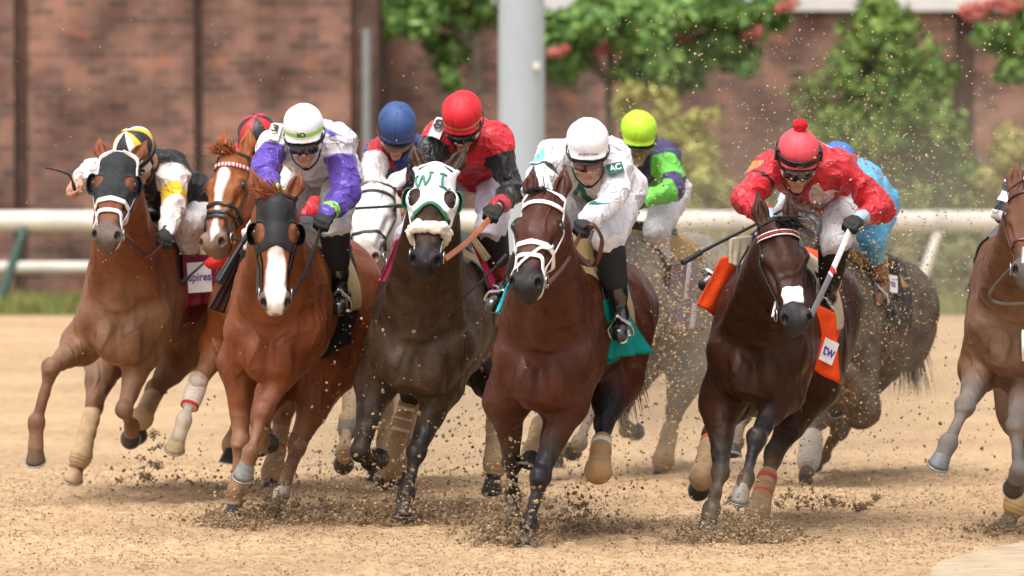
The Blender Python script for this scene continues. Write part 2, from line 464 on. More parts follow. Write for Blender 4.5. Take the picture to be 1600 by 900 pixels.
# grass behind the rail
gm, N_, L_, b_ = node_mat("verge_grass")
tc_ = N_.new("ShaderNodeTexCoord"); nn = N_.new("ShaderNodeTexNoise"); nn.inputs["Scale"].default_value = 1.3; nn.inputs["Detail"].default_value = 8
L_.new(tc_.outputs["Object"], nn.inputs["Vector"]); rr = ramp(N_, [(.35, (.16, .17, .055)), (.55, (.26, .24, .09)), (.75, (.36, .29, .14))])
L_.new(nn.outputs["Fac"], rr.inputs[0]); L_.new(rr.outputs[0], b_.inputs["Base Color"]); b_.inputs["Roughness"].default_value = 1; b_.inputs["Specular IOR Level"].default_value = .05
sheet("grass_verge", [(-60, 73.2), (60, 73.2), (60, 90), (-60, 90)], .006, gm)
def blades(name, n, xr, yr, h, cols, label, seed):
    rs = np.random.RandomState(seed)
    x = rs.uniform(*xr, n); y = yr[0] + (yr[1] - yr[0]) * rs.uniform(0, 1, n) ** 1.5; hh = rs.uniform(.4, 1, n) * h; a = rs.uniform(0, pi, n); lx = rs.normal(0, .35, n) * hh
    w_ = rs.uniform(.006, .016, n); b0 = np.stack([x, y, 0 * x], 1); sd = np.stack([np.cos(a), np.sin(a), 0 * a], 1) * w_[:, None]
    md = b0 + np.stack([lx * .35, lx * .1, hh * .6], 1); tp = b0 + np.stack([lx, lx * .3, hh], 1)
    Vt = np.stack([b0 - sd, b0 + sd, md + sd * .7, md - sd * .7, tp + sd * .1, tp - sd * .1], 1).reshape(-1, 3)
    i = np.arange(n)[:, None] * 6
    F = np.concatenate([i + [0, 1, 2, 3], i + [3, 2, 4, 5]])
    m = mat(name + "_leaf", cols, layers=(("tone", (.30, .24, .10), .3, 0, 1),), rough=.8, spec=.1, var=.35, vscale=.8)
    return tag(mobj(name, Vt, F, m, None, False, {"tone": np.repeat(rs.normal(-.15, .3, n), 6)}), label, "grass", kind="stuff")
blades("verge_grass", 26000, (-7.4, 7.4), (73.4, 78.5), .22, (.20, .24, .07), "tufty green grass along the foot of the brick wall", 3)

# brick walls
def brick_mat():
    m, N, L, b = node_mat("old_brick")
    tc = N.new("ShaderNodeTexCoord"); sp = N.new("ShaderNodeSeparateXYZ"); L.new(tc.outputs["Object"], sp.inputs[0])
    cb = N.new("ShaderNodeCombineXYZ"); ad = N.new("ShaderNodeMath"); ad.operation = 'ADD'
    L.new(sp.outputs[0], ad.inputs[0]); L.new(sp.outputs[1], ad.inputs[1]); L.new(ad.outputs[0], cb.inputs[0]); L.new(sp.outputs[2], cb.inputs[1])
    bt = N.new("ShaderNodeTexBrick"); bt.inputs["Scale"].default_value = 1; bt.inputs["Brick Width"].default_value = .235; bt.inputs["Row Height"].default_value = .094
    bt.inputs["Mortar Size"].default_value = .009; bt.inputs["Mortar Smooth"].default_value = .1; bt.inputs["Bias"].default_value = -.15
    bt.inputs["Color1"].default_value = (.245, .130, .096, 1); bt.inputs["Color2"].default_value = (.105, .066, .052, 1); bt.inputs["Mortar"].default_value = (.20, .150, .130, 1)
    L.new(cb.outputs[0], bt.inputs["Vector"])
    n = N.new("ShaderNodeTexNoise"); n.inputs["Scale"].default_value = 1.3; n.inputs["Detail"].default_value = 7; L.new(tc.outputs["Object"], n.inputs["Vector"])
    r = ramp(N, [(.36, (.50, .45, .45)), (.5, (.95, .93, .92)), (.64, (1.65, 1.5, 1.42))]); L.new(n.outputs["Fac"], r.inputs[0])
    mx = N.new("ShaderNodeMix"); mx.data_type = 'RGBA'; mx.blend_type = 'MULTIPLY'; mx.inputs[0].default_value = .9
    L.new(bt.outputs["Color"], mx.inputs[6]); L.new(r.outputs[0], mx.inputs[7])
    n2 = N.new("ShaderNodeTexNoise"); n2.inputs["Scale"].default_value = 3.2; n2.inputs["Detail"].default_value = 2; L.new(tc.outputs["Object"], n2.inputs["Vector"])
    r2 = ramp(N, [(.60, (0, 0, 0)), (.72, (.5, .5, .5))]); L.new(n2.outputs["Fac"], r2.inputs[0])
    mx2 = N.new("ShaderNodeMix"); mx2.data_type = 'RGBA'; mx2.inputs[7].default_value = (.40, .15, .09, 1)
    L.new(r2.outputs[0], mx2.inputs[0]); L.new(mx.outputs[2], mx2.inputs[6]); L.new(mx2.outputs[2], b.inputs["Base Color"])
    b.inputs["Roughness"].default_value = .92; b.inputs["Specular IOR Level"].default_value = .15
    bm = N.new("ShaderNodeBump"); bm.inputs["Distance"].default_value = .01; L.new(bt.outputs["Fac"], bm.inputs["Height"]); bm.invert = True; L.new(bm.outputs[0], b.inputs["Normal"])
    return m
BRICK = brick_mat()
DARKB = mat("shaded_dark_brick", (.10, .062, .05), rough=.95, spec=.1, var=.3, vscale=6, bump=(20, .01))  # darker brick colour, paints in the shade of the recesses and wall end
STONE = mat("coping_stone", (.66, .62, .60), rough=.9, spec=.2, var=.1, vscale=3)
def block(name, x0, x1, y0, y1, z0, z1, m, parent, bev=0.0):
    c = V((x0 + x1) / 2, (y0 + y1) / 2, (z0 + z1) / 2); v, f = boxm(c, ((x1 - x0) / 2, (y1 - y0) / 2, (z1 - z0) / 2))
    return mobj(name, v, f, m, parent, False)
def px_x(px, Y): return P(px, 300, Y)[0]
YL, YR = 77.0, 84.0
lw = thing("brick_wall", (-4, YL, 0), "long red brick wall with dark recessed joints behind the left of the field", "wall", "brick boundary walls")
# panels stand between narrow recessed dark strips
cuts = [-200, 22, 44, 303, 318, 548]
for i in range(0, len(cuts), 2):
    block("wall_panel", px_x(cuts[i], YL), px_x(cuts[i + 1], YL), YL, YL + .4, -.1, 3.72, BRICK, lw)
block("wall_recess", px_x(-200, YL), px_x(548, YL) - .003, YL + .09, YL + .38, -.1, 3.70, DARKB, lw)
block("wall_end", px_x(548, YL) + .002, px_x(590, YL), YL + .10, YR + .3, -.1, 3.72, DARKB, lw)
block("base_course", px_x(-200, YL), px_x(548, YL), YL - .05, YL - .002, -.1, .13, BRICK, lw)
rw = thing("brick_wall", (4, YR, 0), "red brick wall with pale stone coping behind the trees on the right", "wall", "brick boundary walls")
cuts = [592, 1492, 1522, 1760]
for i in range(0, len(cuts), 2):
    block("wall_panel", px_x(cuts[i], YR), px_x(cuts[i + 1], YR), YR, YR + .4, -.1, 3.36, BRICK, rw)
block("wall_recess", px_x(1492, YR) + .002, px_x(1522, YR) - .002, YR + .09, YR + .38, -.1, 3.36, DARKB, rw)
block("coping", px_x(592, YR), px_x(1760, YR), YR - .09, YR + .46, 3.363, 3.62, STONE, rw)

# track rails
RAILW = mat("rail_white_paint", (.66, .62, .55), rough=.7, spec=.25, var=.14, vscale=2.5)
GREENP = mat("post_green_paint", (.035, .075, .055), rough=.6, var=.1)
def rail(label, group, x0, x1, Yf, zc, r, squash, name="track_rail", mtl=RAILW):
    xs = np.linspace(x0, x1, 60); rings = []
    for x in xs:
        y = Yf(x); a = np.arange(16) * 2 * pi / 16
        rings.append(np.stack([0 * a + x, y + r * .8 * np.cos(a), zc + r * squash * np.sin(a)], 1))
    v, f = loft(rings)
    return v, f
RY = lambda x: 74.0 + .004 * (x - 1.0) ** 2
orl = thing("track_rail", (0, 74, 0), "white outside running rail with slanted posts in front of the brick wall", "rail")
v, f = rail("", "", -7.5, 7.5, RY, 2.09 - (346 - 182) / 147.0, .125, .9)
mobj("top_rail", v, f, RAILW, orl)
for px in (-120, 200, 517, 834, 1151, 1468, 1720):
    x = px_x(px, 74); a = np.arange(16) * 2 * pi / 16; zc = 2.09 - (346 - 182) / 147.0
    v, f = loft([np.stack([0 * a + x + dx, RY(x) + .106 * np.cos(a), zc + .120 * np.sin(a)], 1) for dx in (-.06, .06)]); mobj("coupling", v, f, mat("rail_coupling", (.50, .47, .41), rough=.7, var=.2), orl)
for px, mt in ((38, GREENP), (515, GREENP), (990, RAILW), (1468, RAILW)):
    a = P(px, 358, 74.05); b = P(px - 46, 492, 73.7)
    v, f = sweep(spline([a, a * .5 + b * .5 + V(0, .02, 0), V(b[0], b[1], -.02)], 8), V(0, -1, 0), .10, .10, round_=True, ns=12)
    mobj("post", v, f, mt, orl)
wr = thing("lower_rail", (-5, 76, 0), "thin white lower rail along the wall at the left edge", "rail")
v, f = rail("", "", -7.5, -3.4, lambda x: 75.6, 2.09 - (418 - 182) / 143.9, .066, 1.0)
mobj("rail_tube", v, f, RAILW, wr)
for x in (-6.9, -5.2 + .9, -3.45):
    v, f = sweep(np.array([(x, 75.66, -.02), (x, 75.66, .42)]), V(0, -1, 0), .05, .05, round_=True); mobj("post", v, f, RAILW, wr)
# the big pale pole and the thin galvanised post
def round_pole(name, label, cat, px, Y, r, z1, m, cap=None):
    t = thing(name, (px_x(px, Y), Y, 0), label, cat)
    x = px_x(px, Y); a = np.arange(32) * 2 * pi / 32
    rings = [np.stack([x + r * k * np.cos(a), Y + r * k * np.sin(a), 0 * a + z], 1) for z, k in ((-.05, 1.0), (z1 * .5, 1.0), (z1, .97))]
    v, f = loft(rings); mobj("pole_shaft", v, f, m, t)
    rings = [np.stack([x + r * k * np.cos(a), Y + r * k * np.sin(a), 0 * a + z], 1) for z, k in ((0, 1.25), (.12, 1.25), (.16, 1.04))]
    v, f = loft(rings); mobj("pole_base", v, f, m, t)
    return t
POLEW = mat("pole_pale_paint", (.37, .42, .46), rough=.6, spec=.3, var=.05, vscale=3)
bp = round_pole("trackside_pole", "thick pale grey painted pole rising behind the red capped rider", "pole", 815, 66.0, .218, 5.5, POLEW)
v, f = boxm(P(838, 102, 65.79), (.03, .012, .035)); mobj("pole_plate", v, f, RAILW, bp, False)
GALV = mat("galvanised_steel", (.26, .28, .30), rough=.45, metal=.6, var=.1)
gp = round_pole("thin_post", "thin grey galvanised post in front of the brick wall", "post", 573, 71.0, .045, 2.09 + (182 - 45) / pxm(71.0), GALV)

# trees and shrubs
def leaf_cloud(rs, centers, radii, n, size, flat=.75, skirt=0.):
    c = np.array(centers); r = np.array(radii); pr = (r ** 2); pr = pr / pr.sum()
    k = rs.choice(len(c), n, p=pr)
    d = rs.normal(size=(n, 3)); d /= np.linalg.norm(d, axis=1)[:, None]
    rad = rs.uniform(.25, 1.0, n) ** .5
    pos = c[k] + d * (r[k] * rad)[:, None] * V(1, 1, flat)
    nn_ = nrm_rows(d * .8 + rs.normal(size=(n, 3)) * .6 + V(0, 0, .5)); t = nrm_rows(np.cross(nn_, rs.normal(size=(n, 3)))); b = np.cross(nn_, t)
    s = size * rs.uniform(.4, 1.6, n)[:, None]
    Vt = np.stack([pos - t * s, pos - b * s * .45 + nn_ * s * .08, pos + t * s, pos + b * s * .45 + nn_ * s * .08], 1).reshape(-1, 3)
    F = np.arange(n * 4).reshape(n, 4)
    return Vt, F, np.repeat(rs.normal(0, .45, n), 4)
def nrm_rows(a): return a / (np.linalg.norm(a, axis=1)[:, None] + 1e-9)
BARK = mat("grey_bark", (.16, .13, .10), rough=.95, spec=.1, var=.25, vscale=8, bump=(15, .02))
def limb(pts, r0, r1, ns=9):
    p = spline(pts, 10); r = np.linspace(r0, r1, 10)
    return sweep(p, V(.3, 1, .1), 2 * r, 2 * r, round_=True, ns=ns)
PINK = mat("coral_blossom", (.62, .20, .17), rough=.8, spec=.1, var=.3, vscale=20)
def broadleaf(label, px, Y, z0, clumps, n, leaf, flowers, seed, size=.085, trunk_r=.055):
    rs = np.random.RandomState(seed); x = px_x(px, Y)
    t = thing("flowering_tree", (x, Y, 0), label, "tree", "flowering trees along the wall")
    cs = [P(a, b, Y + dy) for a, b, dy, r in clumps]; rr_ = [r / pxm(Y) for a, b, dy, r in clumps]
    top = V(x, Y, z0)
    parts = [limb([V(x, Y, -.1), V(x + .03, Y, z0 * .5), top], trunk_r, trunk_r * .8)]
    for c in cs: parts.append(limb([top - V(0, 0, .15), (top + c) / 2 + V(0, 0, .12), c], trunk_r * .55, .012, 6))
    v, f = join(parts); mobj("trunk", v, f, BARK, t)
    sub = []; sr = []
    for c, r in zip(cs, rr_):
        for _ in range(9):
            d = rs.normal(size=3); d /= np.linalg.norm(d); sub.append(c + d * r * rs.uniform(.3, .9) * V(1, 1, .85)); sr.append(r * rs.uniform(.25, .5))
    v, f, tone = leaf_cloud(rs, sub, sr, n, size)
    m = mat("tree_leaf_" + str(seed), leaf, layers=(("tone", (leaf[0] * 2.2, leaf[1] * 1.7, leaf[2] * 1.6), .5, 0, 1),), rough=.6, spec=.25, var=.25, vscale=1.2)
    mobj("crown", v, f, m, t, False, {"tone": tone})
    for a, b, dy in flowers:
        c = P(a, b, Y + dy - .35)
        v, f, tone = leaf_cloud(rs, [c, c + V(.07, 0, .03), c + V(-.07, 0, -.02)], [.085, .07, .07], 260, .03)
        mobj("blossom", v, f, PINK, t, False)
    return t
broadleaf("green tree with a thin pale stem left of the thick pole", 745, 80.0, 3.0,
          [(640, 20, 0, 60), (700, 35, .3, 65), (775, 8, 0, 46), (690, -30, 0, 80), (712, 78, .3, 40), (700, 120, 0, 24), (615, 40, 0, 34)], 8500, (.13, .25, .07), [], 11, .07, .04)
broadleaf("dense green flowering tree with coral blossom right of the thick pole", 950, 79.5, 2.6,
          [(880, 40, 0, 70), (960, 30, -.4, 80), (1040, 40, -.4, 85), (1120, 30, -.3, 80), (1190, 40, 0, 60), (900, 105, 0, 40), (1010, 115, -.2, 50), (1150, 85, -.2, 40), (1060, 128, -.2, 34), (980, -40, 0, 110), (1120, -40, 0, 110), (870, 110, 0, 28), (1205, 20, 0, 45), (1000, 145, 0, 22)],
          18000, (.11, .22, .06), [(1062, 65, 0), (1068, 95, 0), (873, 80, 0), (1175, 52, 0), (1125, 16, 0), (968, 14, 0), (1228, 10, 0), (945, 78, 0.1)], 12, .075)
broadleaf("flowering tree with coral blossom cut off by the right edge", 1640, 79.0, 2.5,
          [(1580, 60, 0, 55), (1620, 30, 0, 60), (1545, 55, 0, 32), (1600, 110, 0, 34), (1660, 60, 0, 80), (1575, 115, 0, 20)], 6500, (.14, .26, .07), [(1525, 22, 0), (1545, 8, 0), (1580, 12, 0), (1515, 12, 0), (1560, 4, 0)], 13, .07)
def conifer(label, px, Y, ztop, r, n, col, seed, group=None):
    rs = np.random.RandomState(seed); x = px_x(px, Y)
    t = thing("evergreen_tree", (x, Y, 0), label, "tree", group)
    v, f = limb([V(x, Y, -.1), V(x, Y + .02, ztop * .5), V(x, Y, ztop * .95)], .07, .012); mobj("trunk", v, f, BARK, t)
    cs, sr = [], []
    for i in range(170):
        h = rs.uniform(.04, 1) ** 1.0; a = rs.uniform(0, 2 * pi); rr_ = r * (1 - h) ** .62 * rs.uniform(.45, 1.12) * (1 + .22 * sin(a * 3 + h * 9))
        cs.append(V(x + rr_ * cos(a), Y + rr_ * sin(a), h * ztop)); sr.append(r * (.14 + .16 * (1 - h)) * rs.uniform(.7, 1.3))
    v, f, tone = leaf_cloud(rs, cs, sr, n, .06, .9)
    m = mat("conifer_leaf_" + str(seed), col, layers=(("tone", (col[0] * 2.4, col[1] * 1.9, col[2] * 1.6), .6, 0, 1),), rough=.75, spec=.15, var=.3, vscale=1.1)
    mobj("crown", v, f, m, t, False, {"tone": tone})
conifer("bushy conical evergreen tree in front of the wall behind the rider in red", 1375, 78.3, 3.38, 1.38, 25000, (.085, .155, .04), 21)
def shrub(label, px, Y, clumps, n, col, seed, size=.05, name="shrub", group="shrubs along the foot of the wall"):
    rs = np.random.RandomState(seed); x = px_x(px, Y)
    t = thing(name, (x, Y, 0), label, "shrub", group)
    cs = [P(a, b, Y) for a, b, r in clumps]; rr_ = [r / pxm(Y) for a, b, r in clumps]
    parts = [limb([V(x, Y, -.05), V(x, Y, c[2] * .5), c], .02, .006, 6) for c in cs]
    v, f = join(parts); mobj("stems", v, f, BARK, t)
    sub, sr = [], []
    for c, r in zip(cs, rr_):
        for _ in range(7):
            d = rs.normal(size=3); sub.append(c + d * r * .38); sr.append(r * rs.uniform(.25, .5))
    v, f, tone = leaf_cloud(rs, sub, sr, n, size, 1.1)
    m = mat("shrub_leaf_" + str(seed), col, layers=(("tone", (col[0] * 1.6, col[1] * 1.5, col[2] * 1.5), .6, 0, 1),), rough=.75, spec=.15, var=.3, vscale=1.5)
    mobj("foliage", v, f, m, t, False, {"tone": tone})
shrub("tall yellow green shrub behind the lime capped rider", 1010, 77.5, [(1000, 170, 40), (1035, 210, 45), (985, 150, 30), (1065, 270, 60), (1085, 190, 28), (1000, 260, 60), (1075, 330, 70), (985, 350, 70), (1040, 160, 30), (1095, 235, 35), (1110, 300, 40)], 9000, (.30, .29, .09), 31)
shrub("yellow green shrub at the right edge beside the dark wall strip", 1575, 77.5, [(1570, 240, 40), (1600, 280, 55), (1560, 310, 45), (1585, 350, 60), (1545, 350, 40)], 6000, (.31, .28, .10), 32)
shrub("low olive shrub under the rail right of the rider in blue", 1450, 76.6, [(1420, 400, 50), (1480, 390, 55), (1450, 430, 60), (1530, 400, 50), (1400, 440, 50), (1500, 440, 50), (1385, 380, 40), (1560, 430, 50)], 8000, (.19, .20, .08), 33)
shrub("low olive shrub under the rail right of the lime capped rider", 1120, 76.6, [(1080, 400, 50), (1130, 395, 50), (1110, 440, 50), (1170, 400, 50), (1040, 430, 50)], 6000, (.24, .22, .10), 34)
shrub("round pale green shrub at the far left of the rider in blue", 1330, 77.2, [(1300, 420, 45), (1340, 400, 45), (1320, 450, 40)], 3600, (.19, .20, .08), 35)
# ------------------------------------------------------------------ horses
HOOF_H = .085
BLACK_LEATHER = mat("black_leather", (.012, .011, .011), rough=.42, spec=.5, var=.2, vscale=60, bump=(160, .001))
BROWN_LEATHER = mat("brown_leather", (.09, .025, .014), rough=.4, spec=.5, var=.2, vscale=60, bump=(160, .001))
WHITE_STRAP = mat("white_strap", (.82, .80, .79), rough=.5, spec=.4, var=.08, vscale=60)
STEEL = mat("bit_steel", (.55, .55, .56), rough=.25, metal=1.0, var=.05)
SHOE = mat("worn_shoe", (.30, .30, .30), rough=.5, metal=.6, var=.3, vscale=40)
EYE = mat("horse_eye", (.012, .007, .005), rough=.16, spec=.5, coat=.2, var=.02)
BEIGE_WRAP = mat("beige_bandage", (.44, .30, .17), rough=.85, spec=.15, var=.22, vscale=18, bump=(120, .002))
CLOTHS = {}
def cloth(name, c, rough=.75): return mat("cloth_" + name, c, rough=rough, spec=.2, var=.1, vscale=14, bump=(50, .003))
STRAPCOL = {'black': BLACK_LEATHER, 'brown': BROWN_LEATHER, 'white': WHITE_STRAP}

class Horse: pass
def build_horse(d):
    H = Horse(); H.d = d
    Y0, psi = d['Y0'], radians(d['yaw'])
    f = V(-sin(psi), -cos(psi), 0); l = V(cos(psi), -sin(psi), 0); z = V(0, 0, 1)
    H.f, H.l = f, l
    hs_ = d.get('scale', 1.0); wd = d.get('wide', 1.0)
    cw = P(*d['chest'], Y0 - .42 * cos(psi) * hs_)
    O = cw - f * .42 * hs_ - z * .97 * hs_
    dz = O[2]; H.O = O
    lean = d.get('lean', 0.0)
    def W(u, v, w_): return O + f * u * hs_ + l * (v * wd + lean * (w_ - .97)) * hs_ + z * w_ * hs_
    H.W = W
    root = thing("race_horse", (O[0], O[1], 0), d['label'], "horse", "race horses galloping in the field"); H.root = root
    R = np.stack([f, l, z])
    body = Sdf(); torso = Sdf(); head = Sdf()
    s = hs_
    E = lambda u, v, w_, ru, rv, rw, k=.08, S=torso, op=0: S.ell(W(u, v, w_), (ru * s, rv * wd * s, rw * s), R, k * s, op)
    C = lambda a, b, ra, rb, k=.08, S=torso, sq=None: S.cap(W(*a), W(*b), ra * s, rb * s, k * s, 0, sq)
    # trunk
    E(-.30, 0, 1.17, .66, .255, .34)
    E(.12, 0, 1.14, .34, .215, .31)
    C((.02, 0, 1.46), (-.38, 0, 1.42), .065, .09)
    C((-.30, 0, 1.34), (-1.0, 0, 1.36), .15, .16)
    E(-.78, 0, 1.17, .48, .245, .28)
    E(-1.12, 0, 1.27, .36, .25, .25)
    for q in (-1, 1):
        E(-1.26, q * .12, 1.12, .22, .135, .28)
        C((.0, q * .125, 1.37), (.31, q * .145, 1.05), .105, .110, .05)      # shoulder blade
        E(.385, q * .076, .925, .105, .080, .135, .030)                       # breast muscles, parted by a cleft
        E(.12, q * .19, 1.06, .15, .05, .15, .05)                            # upper arm muscle
    E(.26, 0, .86, .2, .10, .10, .06)
    for q in (-1, 1):                                                        # furrows between the muscles
        torso.cap(W(.46, q * .150, 1.17), W(.10, q * .225, 1.50), .026 * s, .03 * s, .05 * s, 1)
        torso.cap(W(.470, q * .165, 1.04), W(.41, q * .135, .80), .026 * s, .028 * s, .03 * s, 1)
        torso.cap(W(.515, q * .015, 1.05), W(.468, q * .155, 1.11), .016 * s, .018 * s, .03 * s, 1)
    torso.cap(W(.515, 0, 1.05), W(.480, 0, .80), .026 * s, .028 * s, .03 * s, 1)
    body.p += torso.p
    # head frame
    hd = d['head']; uh = hd.get('u', .98)
    poll = P(*hd['poll'], (W(uh, 0, 1.6))[1])
    HL = .60 * hd.get('len', 1.0)
    muz = lift(poll, hd['muzzle'], HL * .93, hd.get('sgn', 1)); a = nrm(muz - poll)
    th = radians(hd.get('yaw', 0)); roll = radians(hd.get('roll', 0))
    s0 = V(cos(th) * cos(roll), -sin(th), sin(roll)); sa = nrm(s0 - a * (s0 @ a)); n = nrm(np.cross(a, sa))
    if n[1] > 0 and abs(a[1]) < .98 and hd.get('flip', False): n = -n
    g = HL / .60; gw = g * hd.get('wide', 1.0) * 1.12
    def Hh(x, y, w_): return poll + a * x * g + sa * y * gw + n * w_ * g
    RH = np.stack([a, sa, n]); H.RH, H.poll, H.muz, H.Hh, H.g = RH, poll, muz, Hh, g
    HE = lambda x, y, w_, rx, ry, rw, k=.03, op=0: head.ell(Hh(x, y, w_), (rx * g, ry * gw, rw * g), RH, k * g, op)
    HC = lambda p, q, ra, rb, k=.03, op=0: head.cap(Hh(*p), Hh(*q), ra * g, rb * g, k * g, op)
    HE(.07, 0, -.075, .12, .080, .095)
    HC((.05, 0, -.04), (.24, 0, -.035), .060, .066)
    HC((.20, 0, -.045), (.47, 0, -.05), .060, .040, .04)
    HC((.2, 0, -.10), (.5, 0, -.075), .078, .048, .05)
    for q in (-1, 1):
        HE(.185, q * .078, -.038, .050, .030, .034, .03)
        HE(.20, q * .050, -.15, .12, .034, .10, .05)
        HC((.20, q * .076, -.072), (.37, q * .054, -.072), .023, .012, .018); HE(.115, q * .068, .010, .035, .016, .020, .025, 1); HE(.30, q * .060, -.040, .050, .012, .014, .03, 1)
        HC((.225, q * .058, -.02), (.44, q * .030, -.022), .018, .012, .025)
    HC((.24, 0, -.19), (.50, 0, -.115), .045, .034, .05)
    HE(.535, 0, -.062, .064, .056, .060, .04)
    HE(.55, 0, -.125, .042, .036, .028, .03)
    HE(.575, 0, -.085, .025, .04, .022, .025)
    for q in (-1, 1):
        HE(.533, q * .045, -.032, .048, .027, .034, .020)
        HE(.552, q * .053, -.018, .026, .012, .021, .010, 1)
        HC((.60, -.03, -.104), (.60, .03, -.104), .006, .006, .012, 1)
    # ears
    ears = hd.get('ears', 'fwd'); 
    for q in (-1, 1):
        lx, ly, lz = {'fwd': (-.185, .065, .03), 'side': (-.165, .115, -.02), 'back': (-.13, .10, -.11), 'up': (-.19, .045, 0.0)}[ears]
        b0 = Hh(.005, q * .055, -.055); tip = Hh(lx, q * ly, lz - .05); mid = b0 * .55 + tip * .45 + sa * q * .010 * g
        face = nrm(n + sa * q * .35)
        face = nrm(face - nrm(tip - b0) * (face @ nrm(tip - b0)))
        head.cap(b0, mid, .034 * g, .043 * g, .025 * g, 0, (face, 1.6)); head.cap(mid, tip, .041 * g, .006 * g, .02 * g, 0, (face, 1.5))
        head.cap(b0 * .8 + tip * .2 + face * .026 * g, b0 * .12 + tip * .88 + face * .012 * g, .024 * g, .005 * g, .012 * g, 1)
    neck = Sdf()
    cr0, cr1 = W(.0, 0, 1.42), Hh(.02, 0, -.12); th0, th1 = W(.27, 0, 1.17), Hh(.12, 0, -.19)
    neck.cap(cr0, cr1, .115 * s, .062 * s, .10)
    neck.cap(th0, th1, .165 * s * wd ** .5, .080 * s, .10)
    neck.cap(W(.15, 0, 1.27), (cr1 + th1) / 2, .185 * s * wd ** .5, .084 * s, .12)
    for q in (-1, 1):
        neck.cap((th1 + cr1) / 2 + sa * q * .062, W(.33, q * .128, 1.13), .052 * s, .080 * s, .028); neck.cap(W(.33, q * .128, 1.13), W(.31, q * .145, 1.03), .080 * s, .085 * s, .022)
    body.p += neck.p + head.p
    # legs
    H.legs = {}; sides = {'R': -1, 'L': 1}
    lat = l
    for nm, J in d['legs'].items():
        q = sides[nm[1]]; k = d.get('legw', 1.04) * s
        front = nm[0] == 'F'
        up = W(.20, q * .12, 1.0) if front else W(-.82, q * .17, 1.0)
        A = P(J[0][0], J[0][1], up[1] - (J[0][2] if len(J[0]) > 2 else 0))
        Ls = (.40, .245, .135) if front else (.43, .35, .14)
        pts = [A]
        for (jx, jy, sg), L_ in zip(J[1:], Ls): pts.append(lift(pts[-1], (jx, jy), L_ * s, sg))
        Kn, Ft, Ho = pts[1:]
        dirk = nrm(Ft - Kn); pd = nrm(Ho - Ft)
        cor = Ft + (Ho - Ft) * (1 - min(.75, HOOF_H * s / (np.linalg.norm(Ho - Ft) + 1e-6)))
        bk = -f - dirk * (-f @ dirk); bk = nrm(bk)
        if front:
            body.cap(W(.30, q * .13, 1.02), A, .10 * k, .095 * k, .08)
            body.cap(W(.02, q * .15, 1.12), A + V(0, .02, .02), .11 * k, .09 * k, .09)
            mid = A * .55 + Kn * .45
            body.cap(A, Kn, .078 * k, .037 * k, .05)
            body.cap(A + f * .02 + l * q * .018, mid + f * .012, .080 * k, .050 * k, .03)
            body.cap(A - f * .045, mid - f * .02, .066 * k, .040 * k, .04)
            body.ell(Kn + f * .006, V(.048, .052, .054) * k, None, .020); body.ell(Kn + f * .03 + dirk * .018, V(.030, .026, .018) * k, None, .018)
            body.cap(Kn, Kn + dirk * .05, .041 * k, .031 * k, .02)
            body.cap(Kn + dirk * .03, Ft, .028 * k, .027 * k, .02)
            body.cap(Kn + bk * .024 + dirk * .03, Ft + bk * .016, .017 * k, .018 * k, .012)
        else:
            body.cap(W(-1.10, q * .12, 1.22), A, .21 * k, .135 * k, .12)
            body.cap(W(-1.34, q * .11, 1.10), A * .45 + Kn * .55, .13 * k, .062 * k, .10)
            body.cap(A, Kn, .110 * k, .042 * k, .06)
            gas = nrm(Kn - A); bk2 = -f - gas * (-f @ gas); bk2 = nrm(bk2)
            hk = nrm(bk2 * .8 - gas * .2)
            body.cap(A * .5 + Kn * .5 + bk2 * .06, Kn + hk * .052, .035 * k, .026 * k, .04)
            body.ell(Kn, V(.044, .05, .060) * k, None, .03)
            body.cap(Kn + hk * .05, Kn + dirk * .09 + bk * .02, .028 * k, .025 * k, .03)
            body.cap(Kn, Ft, .034 * k, .029 * k, .02)
            body.cap(Kn + bk * .026 + dirk * .05, Ft + bk * .014, .022 * k, .022 * k, .02)
        body.ell(Ft + bk * .008, V(.041, .043, .045) * k, None, .02)
        body.cap(Ft + bk * .028, Ft + bk * .030 + pd * .012, .020 * k, .016 * k, .02)
        body.cap(Ft, cor + pd * .012, .031 * k, .039 * k, .03)
        H.legs[nm] = dict(pts=pts, cor=cor, pd=pd, front=front, q=q, k=k, bk=bk)
    H.body, H.torso, H.head, H.neck = body, torso, head, neck
    h = d.get('h', .0085)
    Vt, F = body.mesh(h)
    Nn = vnormals(Vt, F)
    # soft muscle and vein relief
    inh = np.linalg.norm(Vt - Hh(.28, 0, -.07), axis=1) < .36
    amp = np.where(inh, .0012, .0048)
    vein = (1 - np.abs(vnoise(Vt + .04 * np.stack([vnoise(Vt, 6, 21), vnoise(Vt, 6, 22), vnoise(Vt, 6, 23)], 1), 7, 25))) ** 9
    Vt = Vt + Nn * (np.where(inh, .0018, .0035) * vein * (Vt[:, 2] < 1.5))[:, None]
    Vt = Vt + Nn * (amp * (vnoise(Vt * V(1, 1, .5), 11, 4) + .45 * vnoise(Vt * V(1, 1, .6), 26, 6)))[:, None]
    # marks on the coat
    hc = (Vt - poll) @ RH.T / V(g, gw, g)
    at = {}
    dist = []
    lowr = np.full(len(Vt), -1.0); sock = np.full(len(Vt), -1.0)
    for nm, Lg in H.legs.items():
        dd, run = chain_t(Vt, Lg['pts']); on = dd < .11 * Lg['k']
        ka = np.linalg.norm(Lg['pts'][1] - Lg['pts'][0])
        x = np.clip((run - ka * d.get('blackstart', .55)) / (.16), -1, 1)
        lowr = np.maximum(lowr, np.where(on, x, -1))
        if nm in d.get('socks', {}):
            tot = sum(np.linalg.norm(Lg['pts'][i + 1] - Lg['pts'][i]) for i in range(3))
            sock = np.maximum(sock, np.where(on, np.clip((run - tot + d['socks'][nm]) / .02, -1, 1), -1))
    at['low'] = lowr; at['sock'] = sock
